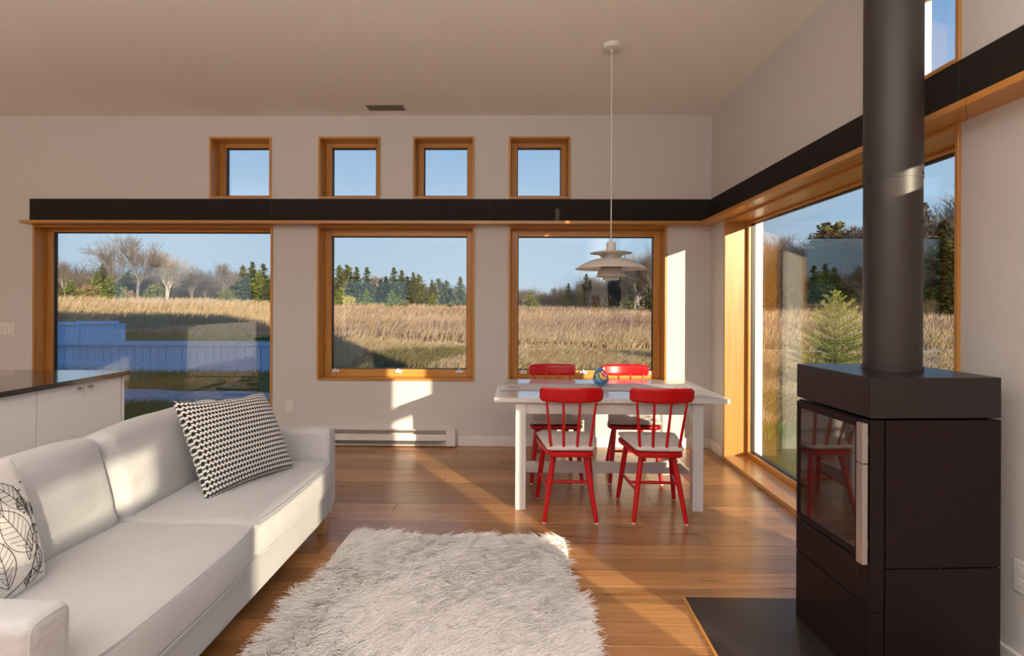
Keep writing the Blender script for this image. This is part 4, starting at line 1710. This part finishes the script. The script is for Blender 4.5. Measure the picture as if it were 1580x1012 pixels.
# ------------------------------------------------------------------ trees
bark = plain('grey_bark', (.17, .135, .115), .95, nscale=6, nvar=.3)
pale_bark = plain('pale_bark', (.44, .39, .34), .9, nscale=3, nvar=.3)
dark_bark = plain('dark_bark', (.11, .085, .07), .95, nscale=6, nvar=.3)
needle = {}
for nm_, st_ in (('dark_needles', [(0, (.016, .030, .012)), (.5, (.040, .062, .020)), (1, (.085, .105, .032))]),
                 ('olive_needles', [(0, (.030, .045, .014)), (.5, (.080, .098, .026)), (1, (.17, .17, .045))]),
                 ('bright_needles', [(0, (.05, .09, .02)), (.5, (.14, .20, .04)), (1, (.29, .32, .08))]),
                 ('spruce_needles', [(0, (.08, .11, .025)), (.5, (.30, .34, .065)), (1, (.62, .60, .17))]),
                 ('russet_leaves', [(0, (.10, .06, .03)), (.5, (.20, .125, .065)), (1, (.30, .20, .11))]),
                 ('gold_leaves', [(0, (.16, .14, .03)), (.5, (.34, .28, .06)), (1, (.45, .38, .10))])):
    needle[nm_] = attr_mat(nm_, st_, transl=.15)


def tri_sprays(P_, sz, rng, up=.0):
    """random triangles around points"""
    n_ = len(P_)
    d1 = rng.randn(n_, 3)
    d1 /= np.linalg.norm(d1, axis=1, keepdims=True)
    d2 = rng.randn(n_, 3)
    d2 -= d1 * np.sum(d1 * d2, 1, keepdims=True)
    d2 /= np.linalg.norm(d2, axis=1, keepdims=True)
    s_ = sz[:, None]
    V = np.stack([P_ - d1 * s_ * .6, P_ + d1 * s_ * .5 + d2 * s_ * .45, P_ + d1 * s_ * .5 - d2 * s_ * .45], 1)
    return V.reshape(-1, 3)


def cone_trunk(h_, r_):
    n_ = 6
    V = []
    for r, z in ((r_, 0), (r_ * .1, h_)):
        for j in range(n_):
            a = 2 * PI * j / n_
            V.append((r * math.cos(a), r * math.sin(a), z))
    T = []
    for j in range(n_):
        k = (j + 1) % n_
        T += [(j, k, n_ + k), (j, n_ + k, n_ + j)]
    return np.array(V), np.array(T)


def conifer_mesh(name, seed, shape, nm_, dens=1.0):
    """unit height tree; shape = (radius, bare fraction, profile power, droop)"""
    rad, bare, pw, droop = shape
    r = np.random.RandomState(seed)
    pts_, sz_, tn_ = [], [], []
    nl = int(20 * dens)
    for i in range(nl):
        t_ = i / (nl - 1)
        z = bare + (1 - bare) * t_ ** .92
        for b in range(int(7 + 3 * r.rand())):
            L = rad * (1 - t_) ** pw * (.60 + .55 * r.rand()) + .012
            a = r.rand() * 2 * PI
            ns = max(2, int(L / .022))
            for k in range(ns):
                u = (k + .6) / ns
                for q in range(2):
                    pts_.append((L * u * math.cos(a) + r.randn() * .008, L * u * math.sin(a) + r.randn() * .008,
                                 z - droop * L * u + r.randn() * .010 + (.25 * L * u * u)))
                    sz_.append(.024 + .018 * r.rand() + .012 * (1 - t_))
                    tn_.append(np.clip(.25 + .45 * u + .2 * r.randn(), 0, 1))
    V = tri_sprays(np.array(pts_), np.array(sz_), r)
    T = np.arange(len(V)).reshape(-1, 3)
    Vt, Tt = cone_trunk(.97, .014)
    mi = np.concatenate([np.zeros(len(T), int), np.ones(len(Tt), int)])
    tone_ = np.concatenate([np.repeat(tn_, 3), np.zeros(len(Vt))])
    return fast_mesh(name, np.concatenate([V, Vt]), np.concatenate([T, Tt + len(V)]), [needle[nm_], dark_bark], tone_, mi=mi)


def bush_mesh(name, seed, nm_):
    r = np.random.RandomState(seed)
    n_ = 1500
    d = r.randn(n_, 3)
    d /= np.linalg.norm(d, axis=1, keepdims=True)
    rr = r.rand(n_) ** .4
    lump = 1 + .25 * np.sin(d[:, 0] * 7 + seed) * np.cos(d[:, 1] * 6)
    P_ = d * rr[:, None] * lump[:, None] * np.array([.5, .5, .46]) + np.array([0, 0, .48])
    V = tri_sprays(P_, .05 + .05 * r.rand(n_), r)
    Vt, Tt = cone_trunk(.6, .03)
    T = np.arange(len(V)).reshape(-1, 3)
    return fast_mesh(name, np.concatenate([V, Vt]), np.concatenate([T, Tt + len(V)]), [needle[nm_], dark_bark],
                     np.concatenate([np.repeat(np.clip(rr + .1 * r.randn(n_), 0, 1), 3), np.zeros(len(Vt))]), mi=np.concatenate([np.zeros(len(T), int), np.ones(len(Tt), int)]))


def bare_segments(seed, depth=5, spread=.62, trunk=.30, fork=(3, 4), up=.25, r0=.022, multi=1):
    """unit height bare tree as list of (p,q,r1,r2,level)"""
    r = random.Random(seed)
    segs = []

    def grow(p, d, L, rad, lev):
        k = 3 if lev < 3 else 2
        q = p
        for i in range(k):
            d = (d + Vector((r.gauss(0, .10), r.gauss(0, .10), r.gauss(0, .06) + .04))).normalized()
            q2 = q + d * (L / k)
            segs.append((q, q2, rad * (1 - .35 * i / k), rad * (1 - .35 * (i + 1) / k), lev))
            q = q2
            if lev < depth and i > 0 or (lev > 0 and lev < depth):
                for c in range(1 if lev < 1 else 1):
                    side(q, d, L, rad * .6, lev)
        if lev < depth:
            for c in range(r.randint(*fork) - 1):
                side(q, d, L * 1.05, rad * .62, lev)

    def side(q, d, L, rad, lev):
        ax = Vector((r.gauss(0, 1), r.gauss(0, 1), r.gauss(0, .5)))
        ax = (ax - d * ax.dot(d)).normalized()
        nd = (d * math.cos(spread * (.6 + .7 * r.random())) + ax * math.sin(spread * (.6 + .7 * r.random())) + Vector((0, 0, up * .35))).normalized()
        grow(q, nd, L * (.58 + .22 * r.random()), max(rad, .0011), lev + 1)
    for m_ in range(multi):
        d0 = Vector((r.gauss(0, .06 + .12 * (multi > 1)), r.gauss(0, .06 + .12 * (multi > 1)), 1)).normalized()
        grow(Vector((0, 0, 0)), d0, trunk, r0 / math.sqrt(multi), 0)
    zmax = max(s[1].z for s in segs)
    k = 1 / zmax
    return [(a * k, b * k, ra_ * k, rb * k, l) for a, b, ra_, rb, l in segs]


def seg_mesh(name, segs, mats, thin=1.0, split=None):
    V, T, mi = [], [], []
    for a, b, ra_, rb, lev in segs:
        d = (b - a).normalized()
        u = d.orthogonal().normalized()
        v_ = d.cross(u)
        n_ = 5 if lev == 0 else 3
        k = len(V)
        for p, r_ in ((a, ra_), (b, rb)):
            for j in range(n_):
                an = 2 * PI * j / n_
                V.append(p + (u * math.cos(an) + v_ * math.sin(an)) * r_ * (thin if lev > 1 else 1.0))
        for j in range(n_):
            j2 = (j + 1) % n_
            T += [(k + j, k + j2, k + n_ + j2), (k + j, k + n_ + j2, k + n_ + j)]
            mi += [0 if lev < 2 else 1] * 2
    return fast_mesh(name, np.array([tuple(p) for p in V]), np.array(T), mats, mi=mi)


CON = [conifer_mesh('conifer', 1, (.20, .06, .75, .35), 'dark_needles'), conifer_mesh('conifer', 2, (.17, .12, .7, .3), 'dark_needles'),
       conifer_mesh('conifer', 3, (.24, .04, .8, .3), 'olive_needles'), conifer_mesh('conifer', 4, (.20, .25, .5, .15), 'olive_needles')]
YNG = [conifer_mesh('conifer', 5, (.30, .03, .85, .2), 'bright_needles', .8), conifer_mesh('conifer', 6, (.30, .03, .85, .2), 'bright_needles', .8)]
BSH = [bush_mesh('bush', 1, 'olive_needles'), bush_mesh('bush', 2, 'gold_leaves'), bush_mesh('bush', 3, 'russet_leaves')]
BARE = [seg_mesh('bare_tree', bare_segments(11), [bark, bark], .5), seg_mesh('bare_tree', bare_segments(12, spread=.5, up=.45), [bark, bark], .5),
        seg_mesh('bare_tree', bare_segments(13, spread=.7, multi=3, r0=.026, trunk=.26), [bark, bark], .5)]
BIR = [seg_mesh('birch', bare_segments(14, spread=.45, up=.5, r0=.018, trunk=.36), [pale_bark, bark], .5),
       seg_mesh('birch', bare_segments(15, spread=.6, multi=3, r0=.024, trunk=.34), [pale_bark, plain('birch_twigs', (.31, .265, .23), .95)], .45)]

tree_list = []                                       # (px, obj, zone, kind)
trng = random.Random(77)
ZNAME = {'L': 'picture window', 'M': 'middle square window', 'R': 'dining table window', 'S': 'side window by the stove'}
KDESC = {'con': 'dark evergreen conifer', 'yng': 'small young evergreen', 'bare': 'leafless grey-brown tree', 'bir': 'pale-barked leafless birch', 'bsh': 'low bushy shrub'}


def put(px, top, d, kind, var, zone, wide=1.0):
    """px column and top row in the photograph, d metres away"""
    x = (px - 803) / 800 * d
    z = float(gz(x, d)) - .05
    ztop = EYE + (471 - top) * d / 800
    h_ = max(.6, ztop - z)
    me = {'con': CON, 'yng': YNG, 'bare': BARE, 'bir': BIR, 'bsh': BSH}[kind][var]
    nm2 = {'con': 'conifer_tree', 'yng': 'young_conifer', 'bare': 'bare_tree', 'bir': 'birch_tree', 'bsh': 'shrub'}[kind]
    o = link(nm2, me, None, (x, d, z))
    wide *= {'con': 1.4, 'yng': 1.7}.get(kind, 1.0)
    h_ *= 1.12 if kind == 'yng' else 1.0
    o.scale = (h_ * wide, h_ * wide, h_)
    o.rotation_euler = (0, 0, trng.random() * 6.28)
    tree_list.append((px, o, zone, kind))
    return o


# picture window
for a in ((165, 352 + 14, 62, 'bare', 0, 'L', 1.0), (205, 362, 58, 'bare', 1, 'L', 1.05), (252, 386, 60, 'bir', 1, 'L', 1.0), (92, 395, 60, 'bir', 0, 'L', .8),
          (292, 405, 66, 'bare', 2, 'L', 1.0), (336, 404, 60, 'bare', 1, 'L', 1.1), (150, 411, 72, 'con', 0, 'L', 1.2), (120, 416, 76, 'bare', 2, 'L', 1.4),
          (140, 428, 70, 'yng', 0, 'L', 1.2), (100, 438, 55, 'yng', 0, 'L', 1.5), (162, 433, 58, 'yng', 0, 'L', 1.5), (236, 437, 62, 'bsh', 0, 'L', 1.0),
          (344, 447, 58, 'bsh', 0, 'L', .9), (371, 412, 70, 'con', 2, 'L', 1.2), (386, 407, 68, 'con', 1, 'L', 1.2), (403, 410, 68, 'con', 0, 'L', 1.2), (396, 425, 62, 'yng', 0, 'L', 1.0),
          (364, 428, 72, 'con', 3, 'L', 1.4), (378, 432, 60, 'con', 0, 'L', 1.5), (410, 436, 60, 'con', 1, 'L', 1.5), (312, 424, 70, 'bare', 0, 'L', 1.2), (190, 424, 76, 'con', 3, 'L', 1.5), (272, 428, 75, 'bare', 2, 'L', 1.4),
          (80, 420, 74, 'bare', 2, 'L', 1.4), (352, 420, 74, 'bare', 2, 'L', 1.3), (220, 420, 76, 'bare', 0, 'L', 1.4), (128, 440, 64, 'bsh', 2, 'L', 1.2), (182, 446, 64, 'bsh', 2, 'L', 1.2)):
    put(*a)
# middle square window
for a in ((522, 412, 78, 'con', 2, 'M', 1.2), (534, 411, 80, 'con', 3, 'M', 1.1), (549, 414, 78, 'con', 1, 'M', 1.0), (565, 415, 78, 'con', 0, 'M', 1.1), (580, 424, 84, 'bare', 1, 'M', 1.0),
          (591, 426, 84, 'bsh', 2, 'M', .9), (594, 428, 80, 'con', 1, 'M', 1.1), (607, 415, 78, 'con', 0, 'M', 1.1), (619, 419, 80, 'con', 1, 'M', 1.2), (628, 428, 80, 'con', 3, 'M', 1.2),
          (637, 422, 78, 'con', 1, 'M', 1.0), (645, 425, 80, 'con', 3, 'M', 1.1), (654, 436, 84, 'bir', 0, 'M', 1.0), (666, 433, 80, 'con', 1, 'M', 1.0), (676, 431, 80, 'con', 3, 'M', 1.3), (688, 434, 80, 'con', 3, 'M', 1.2),
          (710, 428, 78, 'con', 2, 'M', 1.2), (523, 448, 66, 'yng', 0, 'M', 1.0), (537, 456, 66, 'bsh', 1, 'M', 1.0), (564, 451, 66, 'yng', 0, 'M', 1.2), (604, 452, 66, 'yng', 0, 'M', 1.3), (602, 462, 60, 'yng', 0, 'M', 1.1),
          (623, 461, 64, 'bsh', 0, 'M', .9), (668, 455, 66, 'yng', 0, 'M', 1.1), (695, 465, 66, 'bsh', 0, 'M', .8), (700, 440, 84, 'bare', 2, 'M', 1.3), (557, 430, 86, 'bare', 2, 'M', 1.3)):
    put(*a)
# dining table window
for a in ((820, 452, 60, 'yng', 0, 'R', 1.1), (806, 440, 80, 'bare', 2, 'R', 1.2), (853, 442, 84, 'bare', 1, 'R', 1.0), (866, 440, 84, 'bare', 0, 'R', 1.1), (877, 438, 76, 'con', 0, 'R', 1.0), (871, 455, 66, 'yng', 0, 'R', 1.1),
          (893, 461, 62, 'yng', 0, 'R', 1.1), (904, 424, 66, 'con', 0, 'R', 1.1), (917, 420, 64, 'bir', 0, 'R', 1.0), (928, 428, 64, 'bir', 0, 'R', .9), (936, 432, 60, 'bare', 1, 'R', 1.0), (946, 428, 60, 'bir', 0, 'R', .9),
          (931, 460, 58, 'yng', 0, 'R', 1.0), (960, 425, 60, 'bare', 2, 'R', 1.1), (972, 452, 56, 'yng', 0, 'R', 1.2), (974, 400, 56, 'bir', 0, 'R', 1.0), (984, 385, 54, 'bir', 1, 'R', 1.0), (996, 375, 52, 'bir', 0, 'R', 1.0),
          (1006, 372, 50, 'bare', 0, 'R', 1.0), (1000, 445, 52, 'con', 0, 'R', 1.3), (840, 448, 86, 'bare', 2, 'R', 1.5), (888, 442, 84, 'bare', 2, 'R', 1.4), (955, 436, 66, 'con', 3, 'R', 1.2), (990, 418, 60, 'bare', 2, 'R', 1.2), (1012, 400, 54, 'bare', 2, 'R', 1.2), (910, 432, 62, 'bir', 0, 'R', .8), (924, 424, 60, 'bir', 0, 'R', .8), (952, 420, 58, 'bir', 0, 'R', .8), (964, 412, 57, 'bir', 0, 'R', .8), (979, 402, 55, 'bir', 0, 'R', .8)):
    put(*a)
# side window
for a in ((1172, 352, 60, 'bare', 1, 'S', 1.0), (1190, 356, 62, 'bare', 0, 'S', 1.2), (1207, 362, 60, 'bare', 2, 'S', 1.2), (1226, 360, 60, 'bare', 0, 'S', 1.2), (1246, 352, 58, 'bare', 1, 'S', 1.2), (1268, 346, 62, 'con', 3, 'S', 1.2),
          (1288, 345, 56, 'con', 3, 'S', 1.2), (1302, 348, 56, 'bare', 0, 'S', 1.2), (1320, 338, 54, 'bare', 1, 'S', 1.2), (1345, 332, 52, 'bare', 0, 'S', 1.2), (1370, 330, 52, 'bare', 2, 'S', 1.2), (1395, 320, 50, 'bare', 0, 'S', 1.2),
          (1415, 318, 50, 'con', 0, 'S', 1.1), (1432, 300, 46, 'bare', 0, 'S', 1.2), (1447, 345, 44, 'con', 0, 'S', 1.2), (1456, 290, 46, 'bare', 1, 'S', 1.2), (1440, 360, 44, 'con', 1, 'S', 1.3), (1475, 300, 46, 'bare', 2, 'S', 1.2),
          (1236, 395, 54, 'bir', 0, 'S', 1.0), (1262, 405, 52, 'con', 0, 'S', 1.2), (1196, 410, 56, 'con', 1, 'S', 1.2), (1216, 400, 64, 'bare', 2, 'S', 1.5), (1280, 405, 62, 'bare', 2, 'S', 1.5), (1330, 400, 60, 'bare', 2, 'S', 1.5),
          (1160, 400, 60, 'bare', 2, 'S', 1.5), (1455, 420, 40, 'con', 0, 'S', 1.4), (1470, 380, 42, 'con', 0, 'S', 1.2), (1500, 300, 46, 'bare', 0, 'S', 1.2), (1530, 310, 46, 'con', 2, 'S', 1.2), (1130, 380, 62, 'bare', 0, 'S', 1.2)):
    put(*a)
ORD = ['leftmost', 'second', 'third', 'fourth', 'fifth', 'sixth', 'seventh', 'eighth', 'ninth', 'tenth', 'eleventh', 'twelfth', 'thirteenth', 'fourteenth', 'fifteenth', 'sixteenth', 'seventeenth', 'eighteenth', 'nineteenth', 'twentieth']
seen = {}
for px, o, zone, kind in sorted(tree_list, key=lambda q: q[0]):
    k = seen.get((zone, kind), 0)
    seen[(zone, kind)] = k + 1
    if k == 0:
        lb = 'leftmost %s in the treeline seen through the %s' % (KDESC[kind], ZNAME[zone])
    else:
        lb = '%s %s from the left in the treeline, %s' % (ORD[k], KDESC[kind], ZNAME[zone])
    tag(o, lb, 'shrub' if kind == 'bsh' else 'tree', 'trees beyond the meadow')

# tangled leafless woodland behind the trees
rs = np.random.RandomState(5)
xs_, ds_, hs_ = [], [], []
for (a, b, d0, top0, top1, n_) in ((60, 420, 82, 404, 420, 34000), (505, 735, 90, 434, 442, 14000), (790, 890, 90, 446, 438, 6000), (890, 1030, 72, 430, 390, 14000), (1120, 1240, 72, 372, 372, 12000), (1240, 1560, 62, 368, 345, 34000)):
    u = rs.rand(n_)
    px = a + (b - a) * u
    d = d0 + 14 * rs.rand(n_)
    top = top0 + (top1 - top0) * u
    xs_.append((px - 803) / 800 * d)
    ds_.append(d)
    hs_.append((EYE + (471 - top) * d / 800))
X, Y, Zt = np.concatenate(xs_), np.concatenate(ds_), np.concatenate(hs_)
n_ = len(X)
zg = gz(X, Y)
hh_ = (Zt - zg) * (.55 + .55 * rs.rand(n_) ** 1.3) * (.88 + .12 * np.sin(X * .9))
z0 = zg + hh_ * rs.rand(n_) * .75
seg = np.minimum(hh_ * (.2 + .3 * rs.rand(n_)), zg + hh_ - z0 + .3)
lean = rs.randn(n_, 2) * .35
A = np.stack([X, Y, z0], 1)
B = A + np.stack([lean[:, 0] * seg, lean[:, 1] * seg, seg], 1)
wd = .012 + .022 * rs.rand(n_)
a_ = rs.rand(n_) * PI
S = np.stack([np.cos(a_) * wd, np.sin(a_) * wd, np.zeros(n_)], 1)
S2 = np.stack([-np.sin(a_) * wd, np.cos(a_) * wd, np.zeros(n_)], 1)
V = np.stack([A + S, A - S * .5 + S2, A - S * .5 - S2, B], 1).reshape(-1, 3)
i0 = np.arange(n_)[:, None] * 4
T = np.concatenate([i0 + [[0, 1, 3]], i0 + [[1, 2, 3]], i0 + [[2, 0, 3]]], 1).reshape(-1, 3)
thk = attr_mat('thicket_twigs', [(0, (.075, .05, .038)), (.5, (.14, .10, .08)), (1, (.22, .175, .145))])
me = fast_mesh('woodland', V, T, [thk], np.repeat(rs.rand(n_), 4))
tag(link('woodland_thicket', me), 'tangled leafless brown woodland behind the treeline', 'woodland', kind='stuff')

# an unseen bare tree added on the sunny side to filter the low sun
for x_, y_, h_, v_ in ((9.6, -16.6, 7.2, 0),):
    o = link('birch_tree', BIR[v_], None, (x_, y_, float(gz(x_, y_)) - .05))  # added unseen birch that filters the sun
    o.scale = (h_ * 1.1, h_ * 1.1, h_)
    tag(o, 'leafless birch added unseen on the sunny side to filter the sun', 'tree')
# young spruce outside the side window, near and sunlit
r = np.random.RandomState(9)
sp_d = 10.6
spx = (1284 - 803) / 800 * sp_d
spz = float(gz(spx, sp_d))
top_z = EYE + (471 - 444) * sp_d / 800
SPH = top_z - spz
ys_t = thing('young_spruce', 'young sunlit yellow-green spruce outside the window beside the stove', 'tree', (spx, sp_d, spz))
MB().tube([(0, 0, -.05), (0, 0, SPH * .6), (0, 0, SPH)], [.028, .014, .004], 7).build('trunk', dark_bark, ys_t, smooth=True)
tw = MB()
NP, NDR, NTN = [], [], []


def needles(A, B, n_, tn):
    A, B = np.array(A), np.array(B)
    for i in range(n_):
        NP.append(A + (B - A) * r.rand())
        NDR.append((B - A) / (np.linalg.norm(B - A) + 1e-6))
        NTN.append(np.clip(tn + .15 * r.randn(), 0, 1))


nw = 11
for i in range(nw):
    t_ = i / (nw - 1)
    z = SPH * (.05 + .88 * t_ ** .95)
    nb_ = 6 if t_ < .85 else 5
    for b in range(nb_):
        a = 2 * PI * (b + .5 * (i % 2) + .25 * r.rand()) / nb_
        L = (.66 * SPH * .66 * (1 - t_) ** .85 + .10) * (.85 + .3 * r.rand())
        el = .20 + .55 * t_
        p0 = Vector((0, 0, z))
        d = Vector((math.cos(a) * math.cos(el), math.sin(a) * math.cos(el), math.sin(el)))
        p1 = p0 + d * L
        p1.z += .04 * L
        tw.tube([p0, p1], [.007, .003], 4)
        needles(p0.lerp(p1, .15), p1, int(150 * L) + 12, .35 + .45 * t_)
        needles(p0.lerp(p1, .7), p1 + d * .02, int(60 * L) + 8, .75)
        k_ = int(L / .09)
        for s_ in range(1, k_ + 1):
            q = p0.lerp(p1, s_ / (k_ + .6))
            for sg in (-1, 1):
                da = sg * (.75 + .2 * r.rand())
                d2 = Vector((math.cos(a + da) * math.cos(el * .7), math.sin(a + da) * math.cos(el * .7), math.sin(el * .7) + .1))
                L2 = L * .42 * (1 - .55 * s_ / (k_ + 1)) + .03
                q2 = q + d2 * L2
                tw.tube([q, q2], [.004, .002], 3)
                needles(q, q2, int(170 * L2) + 8, .40 + .4 * t_)
needles((0, 0, SPH * .82), (0, 0, SPH), 70, .85)
tw.build('branches', dark_bark, ys_t, recalc=False)
NP, NDR, NTN = np.array(NP), np.array(NDR), np.array(NTN)
n_ = len(NP)
rd = r.randn(n_, 3)
rd -= NDR * np.sum(rd * NDR, 1, keepdims=True)
rd /= np.linalg.norm(rd, axis=1, keepdims=True)
nd = NDR * .7 + rd * .75
sd = np.cross(nd, r.randn(n_, 3))
sd /= np.linalg.norm(sd, axis=1, keepdims=True)
ln = (.030 + .014 * r.rand(n_))[:, None]
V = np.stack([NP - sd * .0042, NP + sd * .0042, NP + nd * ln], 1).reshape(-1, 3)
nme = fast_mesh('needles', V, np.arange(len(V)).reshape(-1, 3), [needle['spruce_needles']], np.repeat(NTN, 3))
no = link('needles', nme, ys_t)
no['kind'] = 'stuff'
